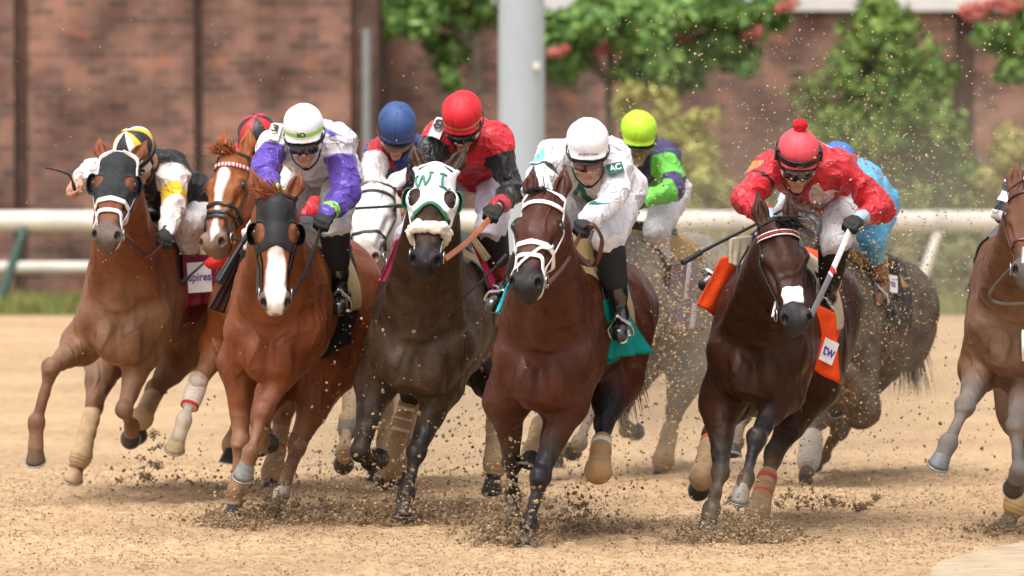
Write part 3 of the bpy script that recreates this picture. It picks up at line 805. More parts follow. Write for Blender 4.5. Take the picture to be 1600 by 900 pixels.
    headmask = np.where((hc[:, 0] > .0) & (hc[:, 0] < .75) & (np.abs(hc[:, 1]) < .2) & (hc[:, 2] > -.3), 1., 0.)
    at['muz'] = np.where(headmask > 0, np.clip((hc[:, 0] - .455) / .07, -1, 1), -1)
    bl = d.get('blaze')
    if bl is not None:
        sd = poly_sd(hc[:, [1, 0]] + .006 * np.stack([vnoise(hc, 30, 3), vnoise(hc, 30, 8)], 1), bl) * 40
        at['blaze'] = np.where((headmask > 0) & (hc[:, 2] > -.085), np.clip(sd, -1, 1), -1)
    else: at['blaze'] = np.full(len(Vt), -1.)
    at['eyer'] = np.clip((.040 - np.minimum(np.linalg.norm(hc - V(.187, .1, -.034), axis=1), np.linalg.norm(hc - V(.187, -.1, -.034), axis=1))) / .018, -1, 1)
    nost = np.minimum(np.linalg.norm((hc - V(.552, .053, -.018)) / V(1.5, 1, 1.2), axis=1), np.linalg.norm((hc - V(.552, -.053, -.018)) / V(1.5, 1, 1.2), axis=1))
    at['nost'] = np.clip((.016 - nost) / .006, -1, 1)
    earin = np.full(len(Vt), -1.)
    at['dust'] = np.minimum(np.clip((d.get('dusty', .8) - (Vt[:, 2])) / .45, -1.2, 1.2), d.get('dustmax', -.15))
    ground = np.clip((.42 - Vt[:, 2]) / .3, -1, 1); at['dust2'] = ground
    bc = d['coat']; low = d.get('lowcol', bc)
    layers = [('low', low, .7, .5, 6), ('muz', d.get('muzcol', (.02, .016, .015)), .7, .5, 12), ('eyer', d.get('eyecol', tuple(c * .35 for c in bc)), .8, .3, 20)]
    if d.get('dustamt', 0) > 0: layers += [('dust', d.get('dustcol', (.30, .20, .115)), .9, 1.6, 7)]
    layers += [('sock', (.55, .46, .36), .8, .6, 25), ('blaze', (.78, .72, .68), .35, .3, 60), ('nost', (.012, .008, .008), .8, 0, 1)]
    if d.get('speck', 0) > 0: at['speck'] = np.full(len(Vt), d['speck'] - .5); layers.append(('speck', (.45, .32, .19), .03, 1.0, 55))
    m = mat("horse_coat_" + d['key'], bc, tuple(layers), rvar=.12, rough=d.get('rough', .42) + .12, spec=d.get('spec', .45) * .5, var=.24, vscale=6, bump=(55, .0022), relief=(('soft', 10, .030, (1, 1, .5)), ('ridge', 3.2, .0045, (1, 1, .6)), ('soft', 230, .0007, (1, 1, .2))))
    mobj("body", Vt, F, m, root, True, at)
    # eyes
    for q in (-1, 1):
        sph = Sdf().ell(Hh(.190, q * .097, -.031), V(.024, .017, .020) * g, RH, .01); v, ff = sph.mesh(.004); mobj("eye", v, ff, EYE, root)
    # hooves
    for nm, Lg in H.legs.items():
        cor, Ho, pd = Lg['cor'], Lg['pts'][3], Lg['pd']
        toe = f - pd * (f @ pd); toe = nrm(toe)
        ns_ = nrm(pd * cos(radians(36)) - toe * sin(radians(36)))
        k = Lg['k']; ang = np.arange(24) * 2 * pi / 24; rings = []
        sd_ = nrm(np.cross(ns_, toe))
        lt = nrm(toe - ns_ * (toe @ ns_)); c1 = Ho - lt * .012
        mk = lambda c, ax, up_, r1, r2: np.array([c + up_ * r1 * (cos(t) if cos(t) > 0 else cos(t) * .78) + np.cross(ax, up_) * r2 * sin(t) for t in ang])
        tpd = nrm(toe - pd * (toe @ pd))
        ctop = cor - pd * .006
        for t in np.linspace(0, 1, 6):
            ax = nrm(pd * (1 - t) + ns_ * t); up_ = nrm(tpd * (1 - t) + lt * t); up_ = nrm(up_ - ax * (up_ @ ax))
            c = ctop * (1 - t) + c1 * t; rings.append(mk(c, ax, up_, (.037 + .020 * t) * k, (.035 + .017 * t) * k))
        fl = rings[-1]; rings.append(c1 + (fl - c1) * .82 - ns_ * .001); rings.append(c1 + (fl - c1) * .5 - ns_ * .012)
        v, ff = loft(rings); hcol = d.get('hoofs', {}).get(nm, d.get('hoof', (.040, .034, .030)))
        tt = np.zeros(len(v)); tt[:24] = 1; tt[24:48] = .0
        hm = mat("hoof_horn_%s_%s" % (d['key'], nm), hcol, (('band', (.30, .21, .13), .5, .2, 30),), rough=.45, spec=.4, var=.3, vscale=30, bump=(90, .001))
        ho = mobj("hoof", v, ff, hm, root, True, {'band': tt * 2 - 1})
        # shoe
        arc = [c1 + (p_ - c1) * .93 + ns_ * .004 for p_, t in zip(fl, ang)]
        order = [i for i in range(24) if not (10 <= i <= 14)]; order = sorted(order, key=lambda i: (i + 9) % 24)
        v, ff = sweep(np.array([arc[i] for i in order]), ns_, .016 * k, .009)
        so = mobj("horseshoe", v, ff, SHOE, ho)
        so.location = (0, 0, 0)
    # hair
    rs = np.random.RandomState(sum(map(ord, d['key'])))
    hair = mat("horse_hair_" + d['key'], d.get('hair', (.012, .010, .009)), rough=.5, spec=.35, var=.3, vscale=30)
    nf = d.get('forelock', 26)
    if nf:
        roots = [Hh(rs.uniform(-.03, .015), rs.uniform(-.03, .03), -.015) for _ in range(nf)]
        fd = d.get('foredir', (.55, .55, 0)); dirs = [a * fd[0] * rs.uniform(.4, 1.4) + n * fd[1] + sa * (fd[2] + rs.normal(0, .25)) for _ in range(nf)]
        strands("forelock", roots, dirs, d.get('forelen', .11), hair, root, 1, .006, .045, .45, 6)
    nm_ = d.get('mane', 90)
    roots, dirs = [], []
    for i in range(nm_):
        t = rs.uniform(0, .9); p = cr1 * (1 - t) + cr0 * t + nrm(cr1 - cr0) * 0 
        upv = nrm(n * .2 - a * .9 + z * .6); r_ = .06 * (1 - t) + .10 * t
        roots.append(p + z * r_ * .9 + l * rs.normal(0, .012)); dirs.append(z * .5 - f * .6 + l * d.get('maneside', .5) * rs.uniform(.2, 1) + rs.normal(0, .2, 3))
    if nm_: strands("mane", roots, dirs, d.get('manelen', .15), hair, root, 2, .007, .05, .7, 6)
    if d.get('tail', True):
        dock = W(-1.46, 0, 1.36); roots = [dock + rs.normal(0, .025, 3) for _ in range(260)]
        td = d.get('taildir', (.0, .4))
        dirs = [-f * .9 + z * (td[1]) + l * td[0] + rs.normal(0, .11, 3) for _ in range(260)]
        strands("tail", roots, dirs, .70, hair, root, 3, .007, .05, 1.0, 8)
    return H

# -------------------------------------------------------------- tack
def head_strap(H, pts, wid, th, m, name, parent=None, off=.003, n=40, closed=False, sdf=None):
    p = spline([H.Hh(*q) for q in pts], n)
    if closed: p = p[:-1]
    q, g = (sdf or H.head).proj(p, off + th / 2)
    for _ in range(2): q = (np.roll(q, 1, 0) + 2 * q + np.roll(q, -1, 0)) / 4 if closed else np.concatenate([q[:1], (q[:-2] + 2 * q[1:-1] + q[2:]) / 4, q[-1:]])
    v, f = sweep(q, g, wid, th, closed=closed)
    return mobj(name, v, f, m, parent or H.root)
def ring_pts(x0, x1, n=14, wy=.16, wz=.16, zc=-.085):
    """closed ring round the head: x0 on the forehead side, x1 under the jaw"""
    out = []
    for t in np.linspace(0, 2 * pi, n + 1):
        c = cos(t); out.append((x0 * (1 + c) / 2 + x1 * (1 - c) / 2, wy * sin(t), zc + wz * c))
    return out
def bridle(H, col='black', band=None, noseband='plain', wid=.018, browband=True):
    m = STRAPCOL[col]; b = thing_part("bridle", H)
    for q in (-1, 1):
        head_strap(H, [(.00, q * .075, -.06), (.10, q * .10, -.085), (.22, q * .10, -.085), (.35, q * .08, -.09), (.47, q * .07, -.085)], wid, .005, m, "cheekpiece", b)
        head_strap(H, [(.03, q * .08, -.10), (.12, q * .09, -.20), (.20, q * .05, -.26)], wid * .8, .004, m, "throat_latch", b, n=20)
        p = H.Hh(.485, q * .062, -.088); ring = np.array([p + (H.RH[0] * cos(t) + H.RH[2] * sin(t)) * .030 + H.RH[1] * q * .012 for t in np.arange(20) * 2 * pi / 20])
        v, f = sweep(ring, H.RH[1], .007, .007, closed=True, round_=True); mobj("bit_ring", v, f, STEEL, b)
    if browband:
        head_strap(H, [(.055, -.105, -.09), (.075, -.075, -.02), (.085, -.03, .03), (.085, .03, .03), (.075, .075, -.02), (.055, .105, -.09)], (band or {}).get('w', wid), .006, (band or {}).get('m', m), "browband", b)
    if noseband: head_strap(H, ring_pts(.375, .40), (wid * 1.1), .006, m, "noseband", b, closed=True, n=48)
    head_strap(H, [(.005, -.08, -.06), (-.012, -.05, -.0), (-.02, 0, .0), (-.012, .05, -.0), (.005, .08, -.06)], wid, .005, m, "headpiece", b, n=20)
    return b
def thing_part(name, H):
    o = bpy.data.objects.new(name, None); COL.objects.link(o); o.parent = H.root; o.empty_display_size = .1; return o
def figure_eight(H, m, b, w_=.02):
    """crossed noseband: one loop high, one loop under the chin"""
    head_strap(H, ring_pts(.335, .36), w_, .007, m, "upper_noseband", b, closed=True, n=48)
    head_strap(H, ring_pts(.40, .53), w_ * .9, .007, m, "lower_noseband", b, closed=True, n=48, off=.008)
def hood(H, m, lower=.31, holes=(.050, .044), cup=True, cupm=None, name="blinker_hood", th=.006, point=0.0, earhole=True, sidew=.2, low_in=0.0, back=-.01):
    g = H.g; RH = H.RH; poll = H.poll
    def clip(X, Y, Z):
        d = np.stack([X - poll[0], Y - poll[1], Z - poll[2]], -1) @ RH.T / g
        x, y, w_ = d[..., 0], d[..., 1], d[..., 2]
        ay = np.abs(y)
        lo = lower + point * np.clip(1 - ay / .05, -1, 1) + low_in * ay
        r = np.maximum(x - lo, back - x)
        r = np.maximum(r, -.15 - w_)
        hole = np.sqrt(((x - .190) / holes[0]) ** 2 + ((ay - .088) / holes[1]) ** 2 + ((w_ + .03) / .07) ** 2) - 1
        r = np.maximum(r, -hole * .04)
        eh = np.sqrt(((x + .02) / .05) ** 2 + ((ay - .06) / .042) ** 2 + ((w_ + .05) / .08) ** 2) - 1
        r = np.maximum(r, -eh * .04)
        return r * g
    v, f = H.head.mesh(.0045, infl=th, clip=clip)
    o = mobj(name, v, f, m, H.root)
    if cup:
        for q in (-1, 1):
            c = H.Hh(.190, q * .106, -.037); s_ = Sdf().ell(c, V(.062, .032, .054) * g, RH, .01); s_.ell(c, V(.056, .027, .048) * g, RH, .004, 1)
            nf = nrm(RH[2] * .75 + RH[0] * .45 - RH[1] * q * .35)
            def cl(X, Y, Z): return (X - c[0]) * nf[0] + (Y - c[1]) * nf[1] + (Z - c[2]) * nf[2] - .004
            v, f = s_.mesh(.004, clip=cl); mobj("eye_cup", v, f, cupm or m, o)
    return o
def saddle_gear(H, padcol, clothcol, padname, padw=(-.78, -.12), clothw=(-1.0, -.2), padlow=1.12, clothlow=.98, padth=.028):
    O, f, l, d = H.O, H.f, H.l, H.d; s = d.get('scale', 1.0)
    def reg(u0, u1, w0, flare=0):
        def clip(X, Y, Z):
            u = ((X - O[0]) * f[0] + (Y - O[1]) * f[1]) / s; w_ = (Z - O[2]) / s
            return np.maximum(np.maximum(u0 - u, u - u1 - (w_ - 1.3) * .15), w0 - w_) * s
        return clip
    if clothcol is not None:
        v, ff = H.torso.mesh(.011, infl=.014, clip=reg(*clothw, clothlow), lo=O - V(2, 2.5, 2), hi=O + V(2, 2.5, 3)); mobj("saddle_cloth", v, ff, clothcol, H.root)
    if padcol is not None:
        v, ff = H.torso.mesh(.011, infl=padth, clip=reg(*padw, padlow)); mobj("saddle_pad", v, ff, padcol, H.root)
    sd = Sdf(); W = H.W
    sd.cap(W(-.2, 0, 1.53), W(-.62, 0, 1.52), .07, .10, .05); sd.cap(W(-.14, 0, 1.57), W(-.2, 0, 1.56), .035, .04, .04)
    for q in (-1, 1): sd.cap(W(-.3, q * .12, 1.47), W(-.32, q * .27, 1.22), .07, .045, .05, 0, (nrm(H.l * q + V(0, 0, .4)), 2.2))
    v, ff = sd.mesh(.012); mobj("saddle", v, ff, BLACK_LEATHER, H.root)
    # girth
    p = [];
    for t in np.linspace(-2.6, 2.6, 50): p.append(W(.0, .40 * sin(t), 1.15 - .45 * cos(t)))
    q, g = H.torso.proj(np.array(p), .006); v, ff = sweep(q, g, .07, .012); mobj("girth", v, ff, BLACK_LEATHER, H.root)
def cloth_flap(H, name, m, quad, wave=.02, nu=16, nv=18, th=.006, seed=0, freq=2.5, parent=None):
    """hanging cloth: quad = four corners (top left, top right, bottom right, bottom left) as (px, py, depth before the withers)"""
    c = [P(a, b, H.d['Y0'] - e) for a, b, e in quad]; G = np.zeros((nu + 1, nv + 1, 3))
    for i in range(nu + 1):
        for j in range(nv + 1):
            s, t = i / nu, j / nv
            G[i, j] = (c[0] * (1 - s) + c[1] * s) * (1 - t) + (c[3] * (1 - s) + c[2] * s) * t
    nn_ = nrm(np.cross(c[1] - c[0], c[3] - c[0]))
    flat = G.reshape(-1, 3); ss = np.repeat(np.linspace(0, 1, nu + 1), nv + 1); tt = np.tile(np.linspace(0, 1, nv + 1), nu + 1)
    dsp = wave * (tt * (np.sin(ss * freq * 2 * pi + tt * 2 + seed)) + .6 * vnoise(flat, 9, seed + 3) + .25 * vnoise(flat, 22, seed + 5))
    A = flat + nn_ * dsp[:, None]; B = A + nn_ * th
    n0 = len(A); F = []
    idx = lambda i, j: i * (nv + 1) + j
    for i in range(nu):
        for j in range(nv):
            q = (idx(i, j), idx(i + 1, j), idx(i + 1, j + 1), idx(i, j + 1)); F.append(q[::-1]); F.append(tuple(x + n0 for x in q))
    edge = [idx(i, 0) for i in range(nu + 1)] + [idx(nu, j) for j in range(1, nv + 1)] + [idx(i, nv) for i in range(nu - 1, -1, -1)] + [idx(0, j) for j in range(nv - 1, 0, -1)]
    for a, b in zip(edge, edge[1:] + edge[:1]): F.append((a, b, b + n0, a + n0))
    mobj(name, np.concatenate([A, B]), np.array(F), m, parent or H.root)
    def at(s, t, off=.012):
        i, j = min(int(s * nu), nu - 1), min(int(t * nv), nv - 1); p = A.reshape(nu + 1, nv + 1, 3)[i, j]
        fc = nn_ if nn_[1] < 0 else -nn_
        return p + fc * off, fc
    return at, nrm(c[1] - c[0]), nrm(c[0] - c[3])
def leg_wrap(H, nm, a, b, m, infl=.007, stripes=None, name="leg_bandage"):
    """bandage round the cannon: a, b are run lengths as share of knee -> fetlock (1) -> hoof (2)"""
    Lg = H.legs[nm]; Kn, Ft, Ho = Lg['pts'][1:]; cor = Lg['cor']; k = Lg['k']
    at_ = lambda t: Kn + (Ft - Kn) * t if t <= 1 else Ft + (cor - Ft) * (t - 1)
    s = Sdf(); bk = Lg['bk']
    n = 7; ts = np.linspace(a, b, n); r = lambda t: (.034 + .012 * sstep(.75, 1.0, t) - .008 * sstep(1.1, 1.6, t) + (.004 if not Lg['front'] else 0)) * k
    for t0, t1 in zip(ts[:-1], ts[1:]): s.cap(at_(t0) + bk * .010, at_(t1) + bk * .010, r(t0) + infl, r(t1) + infl, .02)
    v, f = s.mesh(.006); Nn = vnormals(v, f)
    _, run = chain_t(v, [Kn, Ft, cor]); L = np.linalg.norm(Ft - Kn)
    v = v + Nn * (.0015 * np.sin(run * 2 * pi / .022))[:, None]
    o = mobj(name, v, f, m, H.root)
    for t, mm, w_ in (stripes or []):
        p = at_(t) + bk * .010; ax = nrm(Ft - Kn); e1 = nrm(np.cross(ax, V(.3, 1, .2))); e2 = np.cross(ax, e1); rr_ = r(t) + infl + .001
        ring = np.array([p + (e1 * cos(x) + e2 * sin(x)) * rr_ for x in np.arange(28) * 2 * pi / 28])
        v, f = sweep(ring, np.array([nrm(x - p) for x in ring]), w_, .006, closed=True); mobj("tape", v, f, mm, o)
    return o
def rein(H, q, hand, sag, m, wid=.018, mid=None, name="rein"):
    a = H.Hh(.49, q * .080, -.09)
    pts = [a] + ([mid] if mid is not None else [(a + hand) / 2 + V(0, 0, -sag)]) + [hand]
    p = spline(pts, 30); v, f = sweep(p, nrm(V(.6 * q, -.8, .2)), wid, .005); return mobj(name, v, f, m, H.root)
# ------------------------------------------------------------------ riders
SKIN = mat("skin", (.50, .26, .17), (('lip', (.42, .13, .10), .5, 0, 1), ('stub', (.30, .16, .11), 1.0, .4, 40)), rough=.5, spec=.35, var=.08, vscale=30, bump=(200, .0006))
LENS = mat("goggle_lens_dark", (.015, .013, .013), rough=.06, spec=.7, coat=.8, var=.02)
LENS_RED = mat("goggle_lens_red", (.11, .012, .012), rough=.06, spec=.7, coat=.8, var=.05)
LENS_MUD = mat("goggle_lens_muddy", (.20, .12, .07), rough=.5, spec=.4, var=.35, vscale=25)
FRAME_C = mat("goggle_frame_clear", (.62, .58, .52), rough=.2, spec=.6, coat=.4, var=.08)
FRAME_K = mat("goggle_frame_black", (.015, .015, .015), rough=.35, var=.05)
BOOT_K = mat("boot_black_patent", (.010, .010, .011), rough=.16, spec=.7, coat=.6, var=.1, bump=(9, .006))
GLOVE_K = mat("glove_black", (.018, .018, .018), rough=.7, var=.2, vscale=40, bump=(120, .001))
BREECH = mat("breeches_white", (.68, .655, .67), (('mud', (.40, .27, .16), .5, 1.6, 14),), rough=.7, spec=.25, var=.05, vscale=12, bump=(22, .004), relief=(('ridge', 8, .005, (1, 1, .5)), ('soft', 9, .016, (1, 1, .6))))
def silk(name, base, layers=(), rough=.42, sheen=.1, bump=(26, .004)): return mat("silk_" + name, base, tuple(layers), rough=rough, spec=.35, var=.07, vscale=10, bump=bump, sheen=sheen, relief=(('ridge', 7, .006, (1, 1, .6)), ('ridge', 13, .0025, (.7, 1, 1)), ('soft', 9, .02, (1, 1, .6))))
class Rider: pass
def at_ang(q): return np.arctan2(q[:, 0], q[:, 1] + .01)
def build_rider(d, H):
    J = Rider(); Y0 = H.d['Y0']; J.d = d; J.H = H
    helm = P(*d['helm'], Y0 - d.get('hd', .34))
    shY = Y0 - d.get('sd', .14)
    S = {q: P(*d['sh' + q], shY + d.get('shdy' + q, 0)) for q in 'RL'}
    pel = P(*d['pel'], Y0 + d.get('pd', .30))
    root = thing("person", (pel[0], pel[1], 0), d['label'], "jockey", "jockeys riding the race horses"); J.root = root
    lat = nrm(S['L'] - S['R']); ch = (S['L'] + S['R']) / 2
    sp = nrm(pel - ch)
    hipL = {q: pel + H.l * (.10 if q == 'L' else -.10) - V(0, 0, .03) for q in 'RL'}
    arms, legs = {}, {}
    for q in 'RL':
        if 'el' + q in d:
            e = d['el' + q]; wv = d['wr' + q]
            E_ = lift(S[q], e[:2], .27, e[2] if len(e) > 2 else 1); Wp = lift(E_, wv[:2], .245, wv[2] if len(wv) > 2 else 1); arms[q] = [S[q], E_, Wp]
        if 'kn' + q in d:
            K = P(d['kn' + q][0], d['kn' + q][1], Y0 - d.get('kd' + q, .10)); A = lift(K, d['an' + q][:2], .37, -1); T = P(d['to' + q][0], d['to' + q][1], A[1] - d.get('td' + q, .13)); legs[q] = [hipL[q], K, A, T]
    J.arms, J.legs = arms, legs
    # head frame: x right of picture side (the rider's left), y face direction, z crown
    yw, pt, rl = radians(d.get('yaw', 0)), radians(d.get('pitch', 25)), radians(d.get('roll', 0))
    F_ = V(sin(yw) * cos(pt), -cos(yw) * cos(pt), -sin(pt))
    X_ = nrm(np.cross(V(0, 0, 1), F_)); X_ = -X_ if X_[0] < 0 else X_; U_ = nrm(np.cross(F_, X_)); U_ = -U_ if U_[2] < 0 else U_
    X_, U_ = X_ * cos(rl) + U_ * sin(rl), U_ * cos(rl) - X_ * sin(rl)
    RM = np.stack([X_, F_, U_]); J.RM = RM; J.helm = helm
    hh = lambda x, y, z: helm + X_ * x + F_ * y + U_ * z
    J.hh = hh
    b = Sdf(); hd = Sdf()
    e = lambda c, r, k=.02, op=0, S_=hd: S_.ell(hh(*c), V(*r), RM, k, op)
    c_ = lambda p, q, ra, rb, k=.02, op=0: hd.cap(hh(*p), hh(*q), ra, rb, k, op)
    e((0, -.005, -.045), (.074, .094, .10)); e((0, .030, -.125), (.060, .066, .078), .03)
    e((0, .076, -.193), (.028, .022, .020), .025)
    c_((-.034, .080, -.070), (.034, .080, -.070), .016, .016, .02)
    c_((0, .090, -.085), (0, .110, -.128), .010, .014, .014); e((.012, .098, -.132), (.010, .012, .008), .01); e((-.012, .098, -.132), (.010, .012, .008), .01)
    for q in (-1, 1):
        e((q * .040, .062, -.112), (.024, .026, .024), .025); e((q * .079, -.012, -.105), (.010, .020, .031), .012)
        e((q * .034, .098, -.090), (.016, .014, .010), .012, 1); e((q * .034, .082, -.090), (.012, .012, .012), .004)
    c_((-.020, .088, -.160), (.020, .088, -.160), .0075, .0075, .010); c_((-.016, .088, -.172), (.016, .088, -.172), .008, .008, .010)
    c_((-.022, .102, -.166), (.022, .102, -.166), .003, .003, .006, 1)
    if d.get('puff'): e((0, .096, -.166), (.011, .014, .010), .01)
    b.p += hd.p
    b.cap(hh(0, -.03, -.12), ch + sp * .02 + V(0, 0, .05), .054, .062, .04)
    tors = Sdf()
    ax2 = nrm(np.cross(lat, sp))
    tors.cap(ch + sp * .08, pel - sp * .02, .115, .115, .06, 0, (lat, .82))
    tors.cap(S['R'] * .8 + ch * .2, S['L'] * .8 + ch * .2, .070, .070, .05)
    tors.ell(ch + sp * .12 - ax2 * 0, V(.165, .16, .115), np.stack([lat, sp, ax2]), .06)
    tors.p[0:0] = []
    sl = Sdf()
    for q, (s_, E_, Wp) in arms.items():
        sl.cap(s_, E_, .066, .052, .05); sl.cap(E_, Wp, .050, .031, .025)
    hips = Sdf(); hips.ell(pel, V(.155, .14, .135), np.stack([H.l, H.f, V(0, 0, 1)]), .05)
    shin = Sdf()
    for q, (h_, K, A, T) in legs.items():
        hips.cap(h_, K, .098, .066, .05); hips.cap(K, K * .78 + A * .22 if d.get('sock') else K * .55 + A * .45, .060, .052, .03)
        shin.cap(K * .70 + A * .30, K * .45 + A * .55, .054, .050, .03); shin.cap(K * .45 + A * .55, A, .050, .038, .03)
    # hands
    hands = {}
    for q, (s_, E_, Wp) in arms.items():
        if d.get('nohand' + q): continue
        e1 = nrm(Wp - E_); sgn = 1 if q == 'L' else -1
        if 'hdir' + q in d: e1 = nrm(e1 * .5 + V(*d['hdir' + q]))
        pn = nrm(V(-.35 * sgn, .15, -.9)); pn = nrm(pn - e1 * (pn @ e1)); lt = np.cross(e1, pn)
        hs = Sdf(); hs.cap(Wp - e1 * .03, Wp + e1 * .01, .029, .026, .02)
        hs.ell(Wp + e1 * .048, V(.044, .041, .019), np.stack([e1, lt, pn]), .02)
        for i, L in enumerate((.92, 1.03, 1.0, .82)):
            p0 = Wp + e1 * (.080 - .003 * abs(i - 1.3)) + lt * (i - 1.5) * .0205
            p1 = p0 + (e1 * .020 + pn * .020) * L; p2 = p1 + (pn * .024 - e1 * .008) * L; p3 = p2 + (-e1 * .024 - pn * .004) * L
            hs.cap(p0 - e1 * .03, p0, .0100, .0100, .006); hs.cap(p0, p1, .0098, .0092, .004); hs.cap(p1, p2, .0092, .0086, .004); hs.cap(p2, p3, .0086, .0076, .004)
        tb = -lt if (lt @ V(0, 0, 1)) < 0 else lt
        t0 = Wp + e1 * .020 + tb * .030; t1 = t0 + e1 * .030 + tb * .016 + pn * .012; t2 = t1 + e1 * .026 - tb * .012 + pn * .014
        hs.cap(t0, t1, .0125, .0105, .012); hs.cap(t1, t2, .0105, .0085, .004)
        hands[q] = (hs, Wp + e1 * .075 + pn * .028, e1, pn, lt)
    J.hands = hands
    if True:
        full2 = Sdf(); full2.p = list(b.p)
        full2.cap(ch + sp * .08, pel - sp * .02, .085, .085, .06, 0, (lat, .85)); full2.cap(S['R'] * .8 + ch * .2, S['L'] * .8 + ch * .2, .045, .045, .05); full2.ell(pel, V(.11, .10, .10), None, .05)
        for q, (s_, E_, Wp) in arms.items(): full2.cap(s_, E_, .040, .036, .04); full2.cap(E_, Wp, .036, .026, .02)
        for q, (h_, K, A, T) in legs.items(): full2.cap(h_, K, .068, .044, .04); full2.cap(K, A, .044, .030, .03)
        for hs, *_ in hands.values(): full2.p = full2.p + hs.p
        v, f = full2.mesh(.0095 if d.get('far') else .0055)
    q_ = (v - helm) @ RM.T
    lip = np.clip((.011 - np.linalg.norm((q_ - V(0, .096, -.166)) / V(2.2, 2, 1.0), axis=1)) / .005, -1, 1)
    stub = np.clip((.05 - np.linalg.norm((q_ - V(0, .06, -.185)) / V(1.3, 1, 1), axis=1)) / .04, -1, 1) * d.get('stub', .3) - (1 - d.get('stub', .3)) * .6
    mobj("body", v, f, d.get('skin', SKIN), root, True, {'lip': lip, 'stub': stub})
    # silks
    jk = Sdf(); jk.p = tors.p + sl.p
    jk.ell(pel - sp * .08 + ax2 * 0, V(.155, .15, .125), np.stack([lat, sp, ax2]), .05)
    def clipj(X, Y, Z):      # open at the neck and ends at the wrists
        n0 = hh(0, .0, -.15); r = .075 - np.sqrt((X - n0[0]) ** 2 + (Y - n0[1]) ** 2 + (Z - n0[2]) ** 2)
        return r
    v, f = jk.mesh(.009 if d.get('far') else .006, infl=.012, clip=clipj); Nn = vnormals(v, f)
    # folds run across the bends and along the pull of the cloth
    w1 = vnoise(v, 5, 3); fold = np.abs(vnoise((v + w1[:, None] * .03) * V(1, 1, .75), 12, 9)); fold2 = np.abs(vnoise(v + w1[:, None] * .05, 21, 12))
    v = v + Nn * (.024 * ((1 - fold) ** 2.4 - .45) + .008 * ((1 - fold2) ** 2.4 - .45) + .008 * w1)[:, None]
    J.jk = jk; J.ctx = dict(ch=ch, sp=sp, lat=lat, ax2=ax2, pel=pel, S=S)
    ta = np.full(len(v), -1.0); ad = np.full(len(v), 9.); side = np.zeros(len(v))
    for q, ptsq in arms.items():
        dd, run = chain_t(v, ptsq); m = dd < ad; ad[m] = dd[m]; ta[m] = run[m]; side[m] = 1 if q == 'L' else -1
    _, td_ = seg_t(v, ch + sp * .08, pel)
    arm = np.clip(np.minimum(((td_ - .125) - (ad - .058)) / .02, (ta - .03) / .02), -1, 1); arm = np.where(ta > .20, 1., arm)
    armrun = np.where((arm > 0), ta, -1)
    t2 = np.stack([(v - ch) @ lat, (v - ch) @ np.cross(lat, nrm(V(0, -1, 0) - lat * (-lat[1]))) * 1.0], 1)
    fr2 = np.stack([v[:, 0] - ch[0], v[:, 2] - ch[2]], 1)
    L_, attrs = d['silk'](dict(v=v, N=Nn, arm=arm, run=armrun, side=side, ch=ch, fr=fr2, along=(v - ch) @ sp, latv=(v - ch) @ lat))
    attrs['mud'] = np.full(len(v), d.get('mud', -1.05))
    mobj("silks", v, f, L_, root, True, attrs)
    # breeches
    br = Sdf(); br.p = hips.p
    v, f = br.mesh(.010 if d.get('far') else .008, infl=.009); Nn = vnormals(v, f); w1 = vnoise(v, 6, 3)
    v = v + Nn * (.016 * ((1 - np.abs(vnoise(v + w1[:, None] * .03, 10, 5))) ** 3 - .4) + .006 * ((1 - np.abs(vnoise(v, 22, 6))) ** 3 - .4))[:, None]
    mobj("breeches", v, f, d.get('breeches', BREECH), root, True, {'mud': np.full(len(v), d.get('bmud', -1.15)) + .15 * np.clip((pel[2] - .15 - v[:, 2]) / .2, -1, 1)})
    # boots with stirrups
    for q, (h_, K, A, T) in legs.items():
        bo = Sdf(); tp = K * .52 + A * .48
        bo.cap(tp, K * .3 + A * .7, .060, .051, .03); bo.cap(K * .3 + A * .7, A, .050, .041, .03)
        bo.cap(A, T, .040, .036, .03); hl = A + nrm(A - T) * .035 + nrm(A - K) * .035; bo.cap(A, hl, .036, .028, .02)
        fd = nrm(T - A); dn = nrm(nrm(A - K) - fd * (nrm(A - K) @ fd)); bo.cap(hl + dn * .012, T + dn * .012, .026, .033, .02)
        v, f = bo.mesh(.007); Nn = vnormals(v, f); v = v + Nn * (.004 * (.3 - np.abs(vnoise(v, 15, 8))))[:, None]
        bt = mobj("boot", v, f, d.get('boot', BOOT_K), root)
        st = A * .35 + T * .65 + dn * .03; sidev = nrm(np.cross(fd, dn))
        ring = [st + dn * .022 + sidev * x for x in (-.058, -.02, .02, .058)] + [st + sidev * .060 - dn * (.03 + .05 * t) - sidev * .04 * t for t in (0, .5, 1)] + [st - dn * .105] + [st - sidev * .060 - dn * (.03 + .05 * t) + sidev * .04 * t for t in (1, .5, 0)]
        rr_ = spline(ring + [ring[0]], 44)[:-1]
        v, f = sweep(rr_, fd, .011, .020, closed=True); mobj("stirrup", v, f, STEEL, H.root)
        v, f = sweep(spline([st - dn * .105, (st - dn * .105) * .5 + H.W(-.25, .2 * (1 if q == 'L' else -1), 1.42) * .5 + H.l * (.06 if q == 'L' else -.06), H.W(-.25, .17 * (1 if q == 'L' else -1), 1.44)], 20), nrm(H.l), .006, .024)
        mobj("stirrup_leather", v, f, BLACK_LEATHER, H.root)
        if d.get('sock'):
            so = Sdf().cap(K * .86 + A * .14, K * .46 + A * .54, .080, .066, .03); v, f = so.mesh(.008); mobj("stocking", v, f, d['sock'], root)
